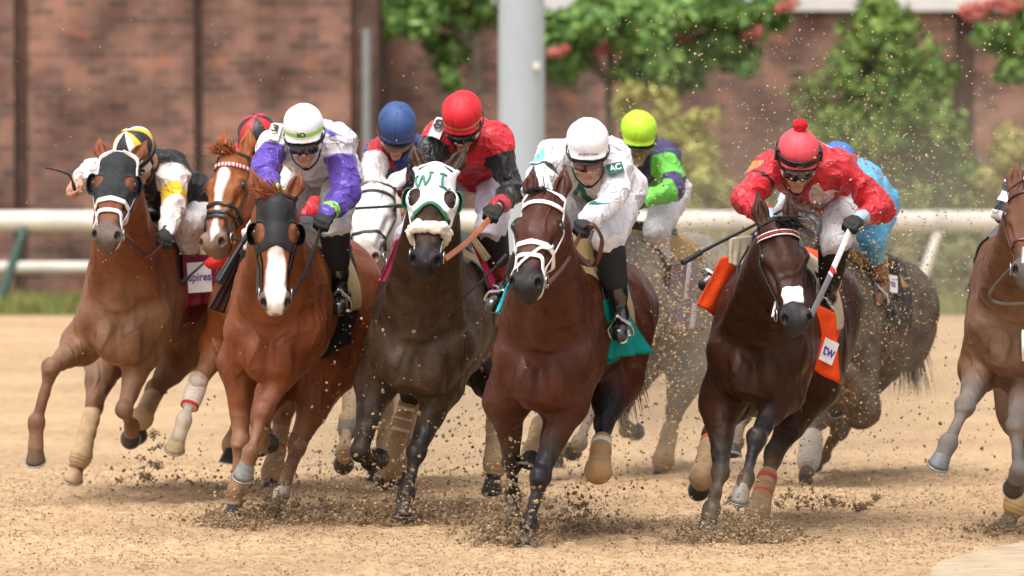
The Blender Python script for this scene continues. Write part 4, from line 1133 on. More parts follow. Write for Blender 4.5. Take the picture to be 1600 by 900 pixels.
    # gloves
    for q, (hs, grip, e1, pn, lt) in hands.items():
        gm_ = d.get('glove' + q, d.get('glove', GLOVE_K))
        if gm_ is None: continue
        v, f = hs.mesh(.0045, infl=.0028); go = mobj("glove", v, f, gm_, root)
        Wp = arms[q][2]; ring = np.array([Wp - e1 * .012 + (pn * cos(t) + lt * sin(t)) * .034 for t in np.arange(24) * 2 * pi / 24])
        v, f = sweep(ring, np.array([nrm(x - Wp + e1 * .012) for x in ring]), .026, .006, closed=True); mobj("cuff", v, f, d.get('cuff', GLOVE_K), go)
    # helmet
    he = Sdf(); he.ell(helm, V(.104, .124, .100), RM, .01)
    if d.get('pommel', True): he.ell(hh(0, -.01, .099), V(.012, .012, .008), RM, .008)
    he.ell(hh(0, .066, -.050), V(.088, .078, .020), np.stack([X_, nrm(F_ - U_ * .32), nrm(U_ + F_ * .32)]), .03)
    zc = -.058
    def cl(X, Y, Z):
        dd = np.stack([X - helm[0], Y - helm[1], Z - helm[2]], -1) @ RM.T
        return np.maximum(zc - .28 * np.clip(-dd[..., 1], 0, 1) - dd[..., 2], -1)
    v, f = he.mesh(.005, clip=cl)
    q_ = (v - helm) @ RM.T; v = v + vnormals(v, f) * (.0035 * np.abs(np.sin(np.arctan2(q_[:, 0], q_[:, 1] + .01) * 3 + .5)) ** .4 - .003 + .0022 * vnoise(v, 18, 4))[:, None]
    m_, at = d['helmet'](dict(q=q_, ang=np.arctan2(q_[:, 0], q_[:, 1]), z=q_[:, 2]))
    at['mud'] = np.full(len(v), d.get('hmud', -.86)); v = v - vnormals(v, f) * (.0028 * (np.abs(np.sin(at_ang(q_) * 3 + .5)) < .07))[:, None]
    hob = mobj("helmet", v, f, m_, root, True, at); J.hel = he; J.hob = hob
    # peak of the helmet and chin strap
    pk = Sdf(); pk.ell(hh(0, .064, -.061), V(.084, .074, .006), np.stack([X_, nrm(F_ - U_ * .32), nrm(U_ + F_ * .32)]), .01)
    v, f = pk.mesh(.005); mobj("peak", v, f, d.get('peak', FRAME_K), hob)
    for q in (-1, 1):
        p = spline([hh(q * .094, .01, -.05), hh(q * .086, .012, -.11), hh(q * .062, .045, -.185), hh(q * .02, .068, -.222), hh(0, .070, -.226)], 24)
        v, f = sweep(p, nrm(X_ * q + F_ * .3), .016, .005); mobj("chin_strap", v, f, FRAME_K, hob)
    # goggles
    def gog(parent, zc_, yo, lens, frame, sdf, big=1.0, strap=FRAME_K):
        def region(gr):
            def cl(X, Y, Z):
                dd = np.stack([X - helm[0], Y - helm[1], Z - helm[2]], -1) @ RM.T
                x, y, z = np.abs(dd[..., 0]), dd[..., 1], dd[..., 2]
                h_ = (.033 - .010 * np.clip(1 - x / .022, 0, 1)) * big + gr
                r = np.sqrt((x / (.080 * big + gr)) ** 4 + (np.abs(z - zc_ + .0 + .006 * np.clip(1 - x / .02, 0, 1)) / h_) ** 4) ** .25 - 1
                return np.maximum(r * .03, -y)
            return cl
        gs = Sdf(); gs.ell(hh(0, yo, zc_), V(.092, .104, .066), RM, .01)
        v, f = gs.mesh(.004, infl=0, clip=region(.006)); fo = mobj("goggles", v, f, frame, parent)
        v, f = gs.mesh(.004, infl=.003, clip=region(-.004)); mobj("lens", v, f, lens, fo)
        ring = []
        for t in np.linspace(-2.45, 2.45, 40):
            ring.append(hh(.100 * sin(t + pi) * 1.02, -.0 + .122 * cos(t + pi) * -1 * -1, zc_ + .012 * 0 + .035 * (cos(t) * .5 + .5)))
        return fo, gs
    if d.get('gog', True): gog(hob, -.104, .016, d.get('lens', LENS), d.get('frame', FRAME_C), hd)
    ring = np.array([hh(.106 * sin(t), .124 * cos(t) * .98 + .0, -.060 + .020 * (-cos(t))) for t in np.linspace(.75, 2 * pi - .75, 40)])
    v, f = sweep(ring, np.array([nrm(x - hh(0, 0, -.06)) for x in ring]), .024, .005); mobj("goggle_strap", v, f, FRAME_K, hob)
    return J
def whip(label, pts, Y, r0=.010, r1=.004, col=None, flap=None, grip=0.0):
    """pts: (px, py, depth) handle first"""
    p = spline([P(a, b, c) for a, b, c in pts], 26); t = thing("riding_whip", (p[0][0], p[0][1], 0), label, "whip", "riding whips")
    r = np.linspace(r0, r1, 26); m = col or mat("whip_black", (.012, .012, .012), rough=.4, var=.1)
    v, f = sweep(p, V(.2, -1, .1), 2 * r, 2 * r, round_=True); mobj("shaft", v, f, m, t)
    k = int(26 * (grip or .3))
    v, f = sweep(p[:k], V(.2, -1, .1), 2 * r0 * 1.45, 2 * r0 * 1.45, round_=True); mobj("handle", v, f, mat("whip_grip", (.02, .02, .021), rough=.65, bump=(120, .002)), t)
    if flap:
        v, f = sweep(p[-flap:], V(.2, -1, .1), .045, .010); mobj("flap", v, f, m, t)
    return t
# ------------------------------------------------------------------ the field: horse by horse
def cl(x, lo=-1, hi=1): return np.clip(x, lo, hi)
NAVY, TEAL = srgb(38, 62, 120), srgb(0, 122, 118)
RED, LIME, PURP = (.55, .018, .028), (.47, .80, .03), (.11, .058, .38)
WHITE, BLACK = (.80, .79, .82), (.012, .012, .013)
MUDC = (.38, .26, .15)
def helm_plain(name, c, band=None, bandw=.010, bz=-.030, rough=.58):
    def fn(q):
        L = [] if band is None else [('band', band, .3, 0, 1)]
        L.append(('mud', MUDC, .08, 1.5, 18))
        return mat("helmet_" + name, c, tuple(L), rough=rough, spec=.45, var=.04, bump=(40, .001)), {'band': cl((bandw - np.abs(q['z'] - bz + .28 * np.clip(-q['q'][:, 1], 0, 1))) * 200)}
    return fn
def helm_quarters(name, c, c2, c3=None, n=8, off=0.):
    def fn(q):
        s = np.sin(q['ang'] * n / 2 + off); s3 = np.sin(q['ang'] * n / 4 + off / 2 + .8)
        at = {'q': cl(s * 8)}; L = [('q', c2, .5, 0, 1)]
        if c3: at['q3'] = cl(np.minimum(s3 * 8, -s * 8)); L.append(('q3', c3, .5, 0, 1))
        L.append(('mud', MUDC, .08, 1.5, 18))
        return mat("helmet_" + name, c, tuple(L), rough=.45, spec=.45, var=.04), at
    return fn
MUD_L = ('mud', MUDC, .10, 1.5, 16)

WHITE_LEATHER = WHITE_STRAP
# ---- 1: chestnut at the far left under a charcoal hood
h1 = build_horse(dict(key='dusty_chestnut', label="dusty chestnut horse in charcoal mesh hood, leftmost of the field", Y0=38.0, yaw=9, chest=(188, 515), wide=1.0,
    coat=(.175, .054, .021), dustcol=(.25, .165, .095), dustamt=1, dusty=1.02, dustmax=-.05, speck=.26, lowcol=(.15, .055, .028), muzcol=(.14, .10, .085), hair=(.16, .05, .02),
    head=dict(poll=(185, 240), muzzle=(165, 366), u=.95, yaw=4, roll=-3, ears='side', wide=1.02),
    legs=dict(FR=[(128, 540), (80, 574, 1), (57, 660, 1), (55, 722, -1)], FL=[(222, 548), (194, 640, 1), (206, 668, -1), (203, 688, -1)],
              HR=[(165, 545), (147, 632, 1), (127, 708, 1), (113, 750, 1)], HL=[(300, 535), (240, 612, 1), (222, 650, 1), (213, 682, -1)]),
    hoofs=dict(HR=(.5, .33, .2), FR=(.13, .085, .05)), mane=40, tail=False, forelock=0))
hm1 = mat("hood_charcoal_mesh", (.035, .037, .038), rough=.85, spec=.2, var=.25, vscale=40, bump=(180, .002))
hood(h1, hm1, lower=.315, holes=(.048, .036), point=0, low_in=.25)
b = bridle(h1, 'white', noseband=None, wid=.020, browband=False); figure_eight(h1, WHITE_STRAP, b, .026)
for q in (-1, 1): head_strap(h1, [(-.012, q * .02, .0), (-.012, q * .07, -.02), (.04, q * .11, -.05), (.1, q * .11, -.07)], .022, .007, WHITE_STRAP, "headpiece", b, off=.009, n=24)
saddle_gear(h1, cloth('tan_foam', (.46, .36, .20)), cloth('maroon', (.16, .02, .035)), 'pad')
leg_wrap(h1, 'HR', .05, 1.55, BEIGE_WRAP); leg_wrap(h1, 'HL', .05, 1.2, BEIGE_WRAP)
at_, R_, U_ = cloth_flap(h1, "number_cloth", cloth('maroon', (.20, .02, .05)), [(286, 400, .05), (345, 396, -.02), (336, 470, -.04), (288, 482, .05)], .012, seed=2)
TAG = cloth('white_tag', (.80, .79, .82), .5); TXT = mat("tag_ink", (.09, .06, .33), rough=.5)
def tagpatch(H, at, R_, U_, s, size, word, tsz, mk=TAG, ink=TXT, squeeze=.9):
    c, n = at(*s); R2 = nrm(R_ - n * (R_ @ n)); U2 = nrm(np.cross(n, R2)); R2 = R2 if R2[0] > 0 else -R2; U2 = U2 if U2[2] > 0 else -U2
    RR = np.stack([R2, U2, n]); v, f = boxm(c, (size[0] / 2, size[1] / 2, .004), RR); o = mobj("cloth_tag", v, f, mk, H.root, False)
    if word: text(word, c + n * .006, R2, U2, tsz, ink, o, squeeze=squeeze, bold=.02)
tagpatch(h1, at_, R_, U_, (.45, .45), (.135, .165), "spires", .062)
# its rider
def silk1(s):
    v = s['v']; sleeve = s['arm']; yel = np.where((s['run'] > 0), cl((.05 - np.abs(s['run'] - .20)) * 60), -1)
    cape = cl((.035 - np.abs(s['along'] - .05 - np.abs(s['latv']) * .3)) * 0 - 1)
    return silk("black_gold", (.014, .014, .016), (('sl', (.80, .72, .68), .5, 0, 1), ('yel', (.78, .50, .03), .5, 1.2, 14), MUD_L), rough=.6), {'sl': sleeve, 'yel': np.minimum(yel, sleeve)}
j1 = build_rider(dict(label="rider with white, yellow and black quartered cap, leaning behind the leftmost horse's hood", helm=(208, 228), shR=(196, 266), shL=(268, 268), pel=(300, 318), yaw=-38, pitch=38, sd=.10, pd=.36,
    elR=(150, 266, 1), wrR=(121, 281, 1), elL=(270, 322, 1), wrL=(262, 362, 1), knL=(292, 352), anL=(296, 425), toL=(287, 452), hdirR=(-.2, -.4, -.6),
    helmet=helm_quarters("gold", (.80, .50, .02), (.02, .02, .022), (.82, .80, .8), 8, 1.0), silk=silk1, gloveR=None, boot=mat("boot_muddy_olive", (.22, .15, .07), rough=.5, var=.3), mud=-.68, bmud=-.75, hmud=-.8), h1)
whip("thin black whip raised in the bare hand of the leftmost rider", [(117, 297, 37.05), (110, 276, 37.0), (95, 268, 36.95), (70, 262, 36.9)], 37, .007, .0035, grip=.2)
rein(h1, 1, j1.hands['L'][1], .10, BROWN_LEATHER, .022)
rein(h1, 1, h1.W(.1, .2, 1.30), .02, BROWN_LEATHER, .03, name="martingale")
whip("black whip stub hanging over the white number tag of the leftmost horse", [(283, 443, 37.7), (322, 408, 37.8)], 38, .008, .006)

# ---- 2: chestnut with a white stripe and checked browband
h2 = build_horse(dict(key='bright_chestnut', label="orange chestnut horse with white blaze and checked browband, second from the left", Y0=38.3, yaw=9, chest=(392, 500), coat=(.27, .080, .022), dustamt=1, dusty=.55, speck=.22,
    lowcol=(.24, .085, .035), muzcol=(.19, .12, .09), hair=(.36, .12, .04), head=dict(poll=(358, 240), muzzle=(328, 378), u=.95, yaw=24, roll=4, ears='fwd'), forelen=.12, forelock=130, foredir=(-.1, .5, -.2),
    blaze=[(-.030, .13), (.0, .09), (.035, .13), (.030, .22), (.014, .33), (.012, .42), (.03, .50), (.0, .55), (-.012, .48), (-.012, .36), (-.022, .24)],
    legs=dict(FR=[(345, 540), (310, 596, 1), (288, 655, 1), (272, 703, 1)], FL=[(430, 560), (420, 640, 1), (412, 680, -1), (405, 700, -1)],
              HR=[(380, 560), (385, 640, 1), (366, 690, 1), (357, 722, 1)], HL=[(470, 560), (440, 660, -1), (426, 735, 1), (420, 770, 1)]),
    socks=dict(FR=.42), hoofs=dict(FR=(.5, .38, .22)), mane=60, tail=False))
chk = mat("browband_checked", (.70, .67, .66), (('chk', (.55, .03, .05), .2, 0, 1),), rough=.5)
b = bridle(h2, 'black', band=dict(m=chk, w=.022)); figure_eight(h2, BLACK_LEATHER, b, .020)
for o in b.children:
    if o.name.startswith("browband"):
        me = o.data; co = np.array([x.co[:] for x in me.vertices]); at = me.attributes.new('chk', 'FLOAT', 'POINT'); at.data.foreach_set("value", np.sin((co[:, 0] + .0) * 330).astype(np.float32))
saddle_gear(h2, None, cloth('yellow', (.75, .60, .03)), 'pad')
TAPE_R = cloth('red_tape', (.60, .03, .03), .6); TAPE_W = cloth('white_tape', (.74, .68, .60), .6)
leg_wrap(h2, 'FR', .0, .55, cloth('white_boot', (.72, .62, .52)), .012, [(.45, TAPE_R, .022), (.62, TAPE_R, .018)], name="leg_bandage")
leg_wrap(h2, 'HL', .1, 1.6, BEIGE_WRAP, .010, [(.55, TAPE_R, .03), (.8, TAPE_R, .03)]); leg_wrap(h2, 'HR', .1, 1.6, BEIGE_WRAP, .010)
rl = Sdf().ell(P(345, 408, 37.4), V(.05, .05, .035), None, .01).ell(P(330, 412, 37.4), V(.035, .04, .028)); v, f = rl.mesh(.007); v = v + vnormals(v, f) * (.008 * vnoise(v, 40, 3))[:, None]
mobj("tongue_tie", v, f, cloth('red_tape', (.60, .03, .03), .6), h2.root)
def silk2(s):
    d_ = np.sin(s['latv'] * 24) * np.sin(s['along'] * 24 + 1)
    return silk("red_black", RED, (('d', BLACK, .4, 0, 1), MUD_L)), {'d': cl((d_ - .35) * 3)}
j2 = build_rider(dict(label="rider with red and black quartered cap mostly hidden behind the rider in white and purple", helm=(401, 207), shR=(375, 250), shL=(452, 250), pel=(470, 285), yaw=-5, pitch=30,
    elR=(372, 300, 1), wrR=(388, 330, 1), elL=(492, 300, 1), wrL=(478, 335, 1), knL=(400, 362), anL=(352, 382), toL=(336, 404), kdL=.05, nohandR=True, helmet=helm_quarters("red_black", RED, (.015, .015, .017), None, 8, .4), silk=silk2, far=True, peak=mat("peak_red", RED)), h2)
rein(h2, 1, P(455, 350, 37.9), .05, BLACK_LEATHER, .02)

# ---- 3: number ten
h3 = build_horse(dict(key='red_chestnut', label="red chestnut horse in black blinkers with broad white blaze below them", Y0=36.0, yaw=8, chest=(424, 540), coat=(.178, .051, .018), dustamt=1, dusty=.30, speck=.2,
    lowcol=(.21, .075, .038), muzcol=(.12, .085, .08), hair=(.30, .09, .03), head=dict(poll=(432, 306), muzzle=(431, 474), u=1.0, yaw=-3, roll=-5, ears='side'), forelock=120, forelen=.11, foredir=(-.35, .25, -.55), mane=40, rough=.36,
    blaze=[(-.028, .25), (.024, .25), (.040, .36), (.044, .46), (.030, .60), (-.03, .60), (-.048, .50), (-.042, .38)],
    legs=dict(FR=[(374, 570), (376, 690, 1), (368, 765, 1), (365, 812, 1)], FL=[(458, 552), (413, 641, 1), (392, 706, 1), (379, 746, 1)],
              HL=[(520, 572), (464, 696, 1), (440, 770, 1), (430, 815, 1)], HR=[(425, 590), (405, 655, 1), (400, 690, -1), (422, 694, -1)]),
    socks=dict(HL=.22), hoofs=dict(FL=(.22, .22, .22)), tail=False, blackstart=.7))
hm3 = mat("hood_black_lycra", (.016, .015, .016), rough=.6, spec=.35, var=.2, vscale=50, bump=(150, .0012))
hood(h3, hm3, lower=.285, holes=(.060, .036), low_in=-.05, point=-.02, cupm=mat("cup_black", (.012, .012, .012), rough=.25, spec=.5))
for q in (-1, 1): head_strap(h3, [(.23, q * .075, -.03), (.34, q * .058, -.035), (.42, q * .068, -.075), (.48, q * .068, -.09)], .022, .007, BLACK_LEATHER, "hood_strap")
b = bridle(h3, 'black', noseband=None, browband=False, wid=.020); head_strap(h3, [(.49, -.075, -.10), (.50, -.05, -.17), (.50, 0, -.2), (.50, .05, -.17), (.49, .075, -.10)], .016, .006, BLACK_LEATHER, "chin_strap", b, n=24)
saddle_gear(h3, cloth('tan_foam', (.46, .36, .20)), cloth('black', (.014, .014, .015)), 'pad')
leg_wrap(h3, 'HR', .2, 1.5, BEIGE_WRAP)
cloth_flap(h3, "saddle_cloth_flap", cloth('plum_brown', (.055, .03, .028)), [(372, 395, .0), (392, 385, -.1), (350, 490, .0), (326, 482, .1)], .012, seed=4)
cloth_flap(h3, "saddle_cloth_flap", cloth('black', (.014, .014, .015)), [(500, 470, .1), (548, 470, -.25), (548, 535, -.25), (470, 580, .15)], .010, seed=7)
def silk3(s):
    low = np.where(s['run'] > 0, cl((s['run'] - .085) * 60), -1); cuff = np.where(s['run'] > 0, cl((.010 - np.abs(np.abs(s['run'] - .475) - .014)) * 200), -1)
    bolt = poly_sd(s['fr'], [(.02, .12), (.14, .02), (.10, -.06), (.2, .03)]) * 60
    return silk("white_purple", (.68, .665, .72), (('low', PURP, .5, 0, 1), ('bolt', PURP, .5, 0, 1), ('cuff', (.35, .80, .10), .4, 0, 1), MUD_L), rough=.3, bump=(30, .005)), {'low': low, 'cuff': cuff, 'bolt': np.where(s['N'][:, 2] > .3, cl(bolt), -1)}
j3 = build_rider(dict(label="rider in white and purple silks with white cap numbered ten", helm=(474, 193), shR=(428, 226), shL=(532, 222), pel=(506, 260), yaw=-4, pitch=24, roll=3, pd=.42,
    elR=(412, 272, 1), wrR=(438, 312, 1), elL=(540, 300, 1), wrL=(513, 335, 1), sock=mat("stocking_black", (.014, .014, .014), rough=.8), knL=(522, 352), anL=(531, 456), toL=(530, 480), tdL=.15, knR=(402, 372), anR=(388, 440), toR=(380, 460), nohandR=True,
    helmet=helm_plain("white_green", (.84, .83, .86), (.36, .78, .10), .011, -.016), silk=silk3, boot=BOOT_K, peak=mat("peak_black", (.02, .02, .02)), cuff=GLOVE_K), h3)
text("IO", j3.hh(0, .118, -.014), j3.RM[0], nrm(j3.RM[2] * .9 - j3.RM[1] * .3), .034, mat("cap_ink", (.02, .02, .03)), j3.hob, j3.hel, bold=.03, squeeze=1.25)
rein(h3, 1, j3.hands['L'][1], .04, BLACK_LEATHER, .020); rein(h3, -1, P(405, 345, 35.4), .06, BLACK_LEATHER, .020)
whip("black whip with broad flap beside the shoulder of the red chestnut horse", [(390, 362, 35.25), (366, 400, 35.2), (341, 442, 35.15)], 35.2, .010, .014, flap=12)
def surf_patch(J, c, face, R_, U_, wid, L, col, name, off):
    G = np.array([c + R_ * u * wid + U_ * w_ * L + face * .14 for u in np.linspace(-.5, .5, 9) for w_ in np.linspace(-.5, .5, 9)])
    for _ in range(40): G = G - np.clip(J.jk.ev(G) - off, -.02, .02)[:, None] * face
    A = G; B = G + face * .005; F = []
    for i in range(8):
        for j in range(8):
            qd = (i * 9 + j, (i + 1) * 9 + j, (i + 1) * 9 + j + 1, i * 9 + j + 1); F.append(qd); F.append(tuple(x + 81 for x in qd[::-1]))
    edge = [i * 9 for i in range(9)] + [72 + j for j in range(1, 9)] + [i * 9 + 8 for i in range(7, -1, -1)] + [j for j in range(7, 0, -1)]
    for a_, b_ in zip(edge, edge[1:] + edge[:1]): F.append((a_, b_, b_ + 81, a_ + 81))
    return mobj(name, np.concatenate([A, B]), np.array(F), col, J.root), A.mean(0)
def armband(J, q, t, word, col, ink, wid=.085, L=.11, tsz=.07):
    s_, E_, Wp = J.arms[q]; c = s_ * (1 - t) + E_ * t; ax = nrm(E_ - s_); face = nrm(V(0, -1, .35) - ax * (V(0, -1, .35) @ ax)); sd = np.cross(face, ax); sd = sd if sd[0] > 0 else -sd
    U = -ax if ax[2] < 0 else ax
    o, m_ = surf_patch(J, c, face, sd, U, wid, L, col, "arm_number", .034)
    text(word, m_ + face * .020, sd, U, tsz, ink, o, bold=.03)
INK = mat("number_ink", (.02, .02, .025), rough=.6)
armband(j3, 'R', .12, "3", cloth('cream', (.72, .66, .55)), INK, .06, .13, .085)

# ---- 4: the white horse
h4 = build_horse(dict(key='grey_white', label="white horse with head lowered between the purple sleeved rider and the dark brown horse", Y0=38.6, yaw=8, chest=(592, 520), coat=(.66, .635, .60), dustamt=1, dusty=1.25, dustmax=.4, dustcol=(.40, .29, .17), speck=.0,
    lowcol=(.42, .30, .19), muzcol=(.30, .26, .24), hair=(.6, .57, .53), eyecol=(.12, .10, .09), head=dict(poll=(580, 287), muzzle=(564, 402), u=.9, yaw=16, roll=6, ears='side', wide=1.18, len=1.06), forelock=10, mane=60,
    legs=dict(FR=[(560, 590), (545, 656, 1), (538, 702, 1), (536, 728, -1)], FL=[(640, 590), (625, 660, 1), (618, 705, -1), (610, 720, -1)],
              HR=[(610, 585), (603, 655, 1), (592, 715, 1), (585, 750, 1)], HL=[(690, 590), (648, 665, 1), (640, 725, 1), (632, 760, 1)]), tail=False))
b = bridle(h4, 'black', wid=.016)
saddle_gear(h4, None, cloth('pink', (.62, .07, .15)), 'pad')
leg_wrap(h4, 'FR', -.1, .35, cloth('grey_boot', (.20, .17, .15)), .012)
def silk4(s):
    sl = s['arm']; sl = np.where(s['run'] > .10, 1., -1.); ck = np.sin(s['latv'] * 22 + 1) * np.sin(s['along'] * 22 + .5)
    return silk("blue_red", NAVY, (('r', (.42, .02, .03), .4, 0, 1), ('sl', (.60, .52, .52), .5, 0, 1), MUD_L)), {'r': cl(ck * 4), 'sl': sl}
j4 = build_rider(dict(label="rider with plain blue cap and blue and red silks behind the white horse's ears", helm=(621, 190), shR=(590, 240), shL=(668, 240), pel=(630, 272), yaw=8, pitch=42, puff=True,
    elR=(578, 278, 1), wrR=(612, 314, 1), elL=(690, 285, 1), wrL=(660, 312, 1), nohandL=True, glove=None, helmet=helm_plain("blue", (.030, .075, .22), (.03, .05, .10), .008, -.032), silk=silk4, lens=LENS_MUD, mud=-.75, hmud=-.8, far=True, knL=(668, 330), anL=(676, 410), toL=(668, 432)), h4)
whip("black whip held level in the bare hand of the blue capped rider", [(634, 321, 37.6), (600, 323, 37.4), (548, 326, 37.2)], 37.5, .008, .007)

# ---- 5: dark brown in the white hood
h5 = build_horse(dict(key='dark_brown', label="dark brown horse in white lettered hood and sheepskin noseband", Y0=36.2, yaw=10, chest=(652, 560), wide=1.22, coat=(.046, .024, .014), dustamt=1, dusty=1.0, dustmax=-.42, dustcol=(.16, .105, .065), speck=.26,
    lowcol=(.010, .009, .009), muzcol=(.020, .017, .017), head=dict(poll=(681, 258), muzzle=(664, 406), u=1.0, yaw=3, roll=-3, ears='side', wide=1.06), forelock=0, mane=40,
    legs=dict(FR=[(588, 600), (563, 706, 1), (578, 722, -1), (594, 716, -1)], FL=[(690, 605), (650, 708, 1), (635, 770, 1), (630, 806, 1)],
              HR=[(650, 575), (640, 612, 1), (610, 730, 1), (600, 752, -1)], HL=[(750, 560), (774, 630, 1), (774, 718, 1), (768, 768, -1)]), tail=False, blackstart=.35, rough=.4))
hm5 = mat("hood_white_cotton", (.82, .81, .82), rough=.7, spec=.25, var=.05, vscale=40, bump=(40, .002))
GRN = mat("green_trim", (.02, .16, .075), rough=.6, var=.1)
hood(h5, hm5, lower=.245, holes=(.056, .034), cupm=GRN, low_in=.35, th=.008)
head_strap(h5, [(.40, -.09, -.07), (.33, -.075, -.03), (.275, -.045, .0), (.245, 0, .03), (.275, .045, .0), (.33, .075, -.03), (.40, .09, -.07)], .017, .006, GRN, "hood_trim", off=.009)
for q in (-1, 1): head_strap(h5, [(.20, q * .10, -.075), (.30, q * .085, -.085), (.40, q * .075, -.09), (.47, q * .07, -.09)], .030, .006, hm5, "hood_cheek", off=.004)
b = bridle(h5, 'white', noseband=None, browband=False, wid=.018)
fl_ = spline([h5.Hh(*q) for q in ring_pts(.375, .40)], 60)[:-1]; q, g = h5.head.proj(fl_, .014)
v, f = sweep(q, g, .066, .046, closed=True, round_=True, ns=18); v, f = np.array(v), f
Nn = vnormals(v, f); v = v + Nn * (.010 * vnoise(v, 45, 3) + .007 * vnoise(v, 100, 4))[:, None]
mobj("sheepskin_noseband", v, f, mat("sheepskin", (.78, .70, .58), rough=1, spec=.1, var=.1, vscale=60, bump=(150, .004), sheen=.5), b)
saddle_gear(h5, cloth('tan_foam', (.46, .36, .20)), cloth('crimson', (.45, .02, .07)), 'pad')
cloth_flap(h5, "saddle_cloth_flap", cloth('pink', (.50, .05, .12)), [(618, 375, .2), (650, 362, .1), (628, 440, .1), (592, 442, .25)], .016, seed=5)
cloth_flap(h5, "saddle_cloth_flap", cloth('crimson', (.45, .02, .07)), [(735, 372, .15), (748, 365, .05), (786, 450, -.1), (776, 470, .05)], .006, seed=9)
cloth_flap(h5, "saddle_pad_edge", cloth('tan_foam', (.46, .36, .20)), [(733, 372, .2), (742, 368, .18), (768, 402, .1), (758, 410, .12)], .004, seed=11)
leg_wrap(h5, 'HR', .15, 1.6, BEIGE_WRAP, .005, [(.22, TAPE_W, .018), (.36, TAPE_W, .018), (.5, TAPE_W, .018)]); leg_wrap(h5, 'HL', .2, 1.5, BEIGE_WRAP, .010, [(.3, TAPE_W, .018), (.45, TAPE_W, .018)])
# blackletter W L on the forehead
def letter_strokes(H, strokes, m, size, ox, name="lettering"):
    parts = []
    for st in strokes:
        p = np.array([H.Hh(.105 - y * size, ox + x * size * .72, .10) for x, y in spline([V(a, b_, 0)[:2] for a, b_ in st], 14)])
        a_ = H.RH[2]
        for _ in range(25): p = p - np.clip(H.head.ev(p) - .0105, -.02, .02)[:, None] * a_
        wv = size * (.06 + .12 * np.sin(np.linspace(0, pi, 14)) ** .5)
        v, f = sweep(p, a_, wv, .004); parts.append((v, f))
    v, f = join(parts); mobj(name, v, f, m, H.root)
WL = mat("letter_green", (.035, .20, .12), rough=.6)
letter_strokes(h5, [[(-.62, .48), (-.52, 0), (-.36, -.45)], [(-.36, -.45), (-.06, .38)], [(-.06, .38), (.20, -.45)], [(.20, -.45), (.44, 0), (.52, .5)], [(-.80, .48), (-.42, .48)], [(.36, .5), (.74, .46)]], WL, .080, -.044)
letter_strokes(h5, [[(-.14, .48), (-.16, 0), (-.12, -.40)], [(-.36, -.44), (0, -.40), (.26, -.46), (.46, -.22)], [(-.40, .48), (.14, .48)]], WL, .080, .046)
def silk5(s):
    sl = np.where(s['run'] > 0, cl((s['run'] - .07) * 50), -1); cf = np.where(s['run'] > 0, cl((s['run'] - .43) * 60), -1)
    return silk("red_blacksleeve", RED, (('sl', (.012, .012, .013), .4, 0, 1), ('cf', (.42, .03, .04), .4, 0, 1), MUD_L), rough=.35), {'sl': sl, 'cf': cf}
j5 = build_rider(dict(label="rider with red cap in red silks with shiny black sleeves", helm=(722, 174), shR=(682, 216), shL=(778, 220), pel=(745, 262), yaw=-14, pitch=40, roll=-4, pd=.40,
    elR=(656, 268, 1), wrR=(690, 300, 1), elL=(800, 298, 1), wrL=(777, 324, 1), knL=(768, 352), anL=(784, 442), toL=(771, 474), knR=(640, 372), anR=(622, 440), toR=(615, 460), nohandR=True,
    helmet=helm_plain("red", (.66, .015, .025), (.55, .28, .10), .007, -.022), silk=silk5, boot=mat("boot_red_brown", (.30, .05, .025), rough=.45, var=.5, vscale=6), mud=-.75, breeches=mat("breeches_lilac", (.66, .60, .66), (('mud', MUDC, .5, 1.6, 14),), rough=.7, bump=(22, .006)), sock=mat("stocking_black", (.014, .014, .014), rough=.8), stub=.8), h5)
armband(j5, 'R', .10, "8", cloth('pale_pink', (.74, .60, .58)), INK, .065, .14, .10)
rein(h5, 1, j5.hands['L'][1], .015, mat("rein_orange", (.50, .16, .06), rough=.5, var=.2), .030)
whip("long black whip slanting down in front of the red capped rider's knee", [(792, 398, 35.2), (760, 432, 35.2), (724, 465, 35.2)], 35.2, .008, .006)

# ---- 6: bay in the white bridle
h6 = build_horse(dict(key='bright_bay', label="glossy bay horse in white bridle under the rider all in white", Y0=34.35, yaw=10, chest=(846, 580), coat=(.064, .017, .0075), lowcol=(.016, .015, .017), muzcol=(.018, .015, .016), speck=.2, dustamt=1, dusty=.12, dustmax=-.7,
    head=dict(poll=(848, 300), muzzle=(819, 440), u=.98, yaw=10, roll=3, ears='fwd', wide=1.06), rough=.33, spec=.5, forelock=70, foredir=(.1, .5, -.5), forelen=.09, mane=180, maneside=-.4,
    legs=dict(FR=[(792, 628), (799, 724, -1), (801, 777, -1), (801, 806, 1)], FL=[(884, 632), (844, 745, 1), (827, 818, 1), (821, 852, 1)],
              HL=[(962, 590), (943, 662, 1), (934, 735, 1), (936, 716, -1)], HR=[(870, 600), (852, 640, 1), (836, 705, 1), (824, 728, 1)]), taildir=(.25, -1.2), blackstart=.55))
b = bridle(h6, 'white', noseband=None, wid=.022); figure_eight(h6, WHITE_STRAP, b, .026)
head_strap(h6, [(.30, .075, -.04), (.38, .02, -.0), (.45, -.03, -.0), (.50, -.06, -.05)], .014, .006, WHITE_STRAP, "nose_cross", b, off=.010)
saddle_gear(h6, cloth('tan_foam', (.50, .38, .20)), cloth('teal', TEAL), 'pad')
def cape(H, quad, m, seed, name="saddle_pad_edge", wave=.006, th=.03): return cloth_flap(H, name, m, quad, wave, seed=seed, th=th)
cape(h6, [(893, 372, .18), (915, 362, .1), (958, 452, -.02), (932, 468, .10)], cloth('tan_foam', (.50, .38, .20)), 3)
at6, R6, U6 = cloth_flap(h6, "saddle_cloth_flap", cloth('teal', TEAL), [(940, 470, .12), (968, 462, -.1), (1016, 552, -.2), (936, 562, .12)], .016, seed=12)
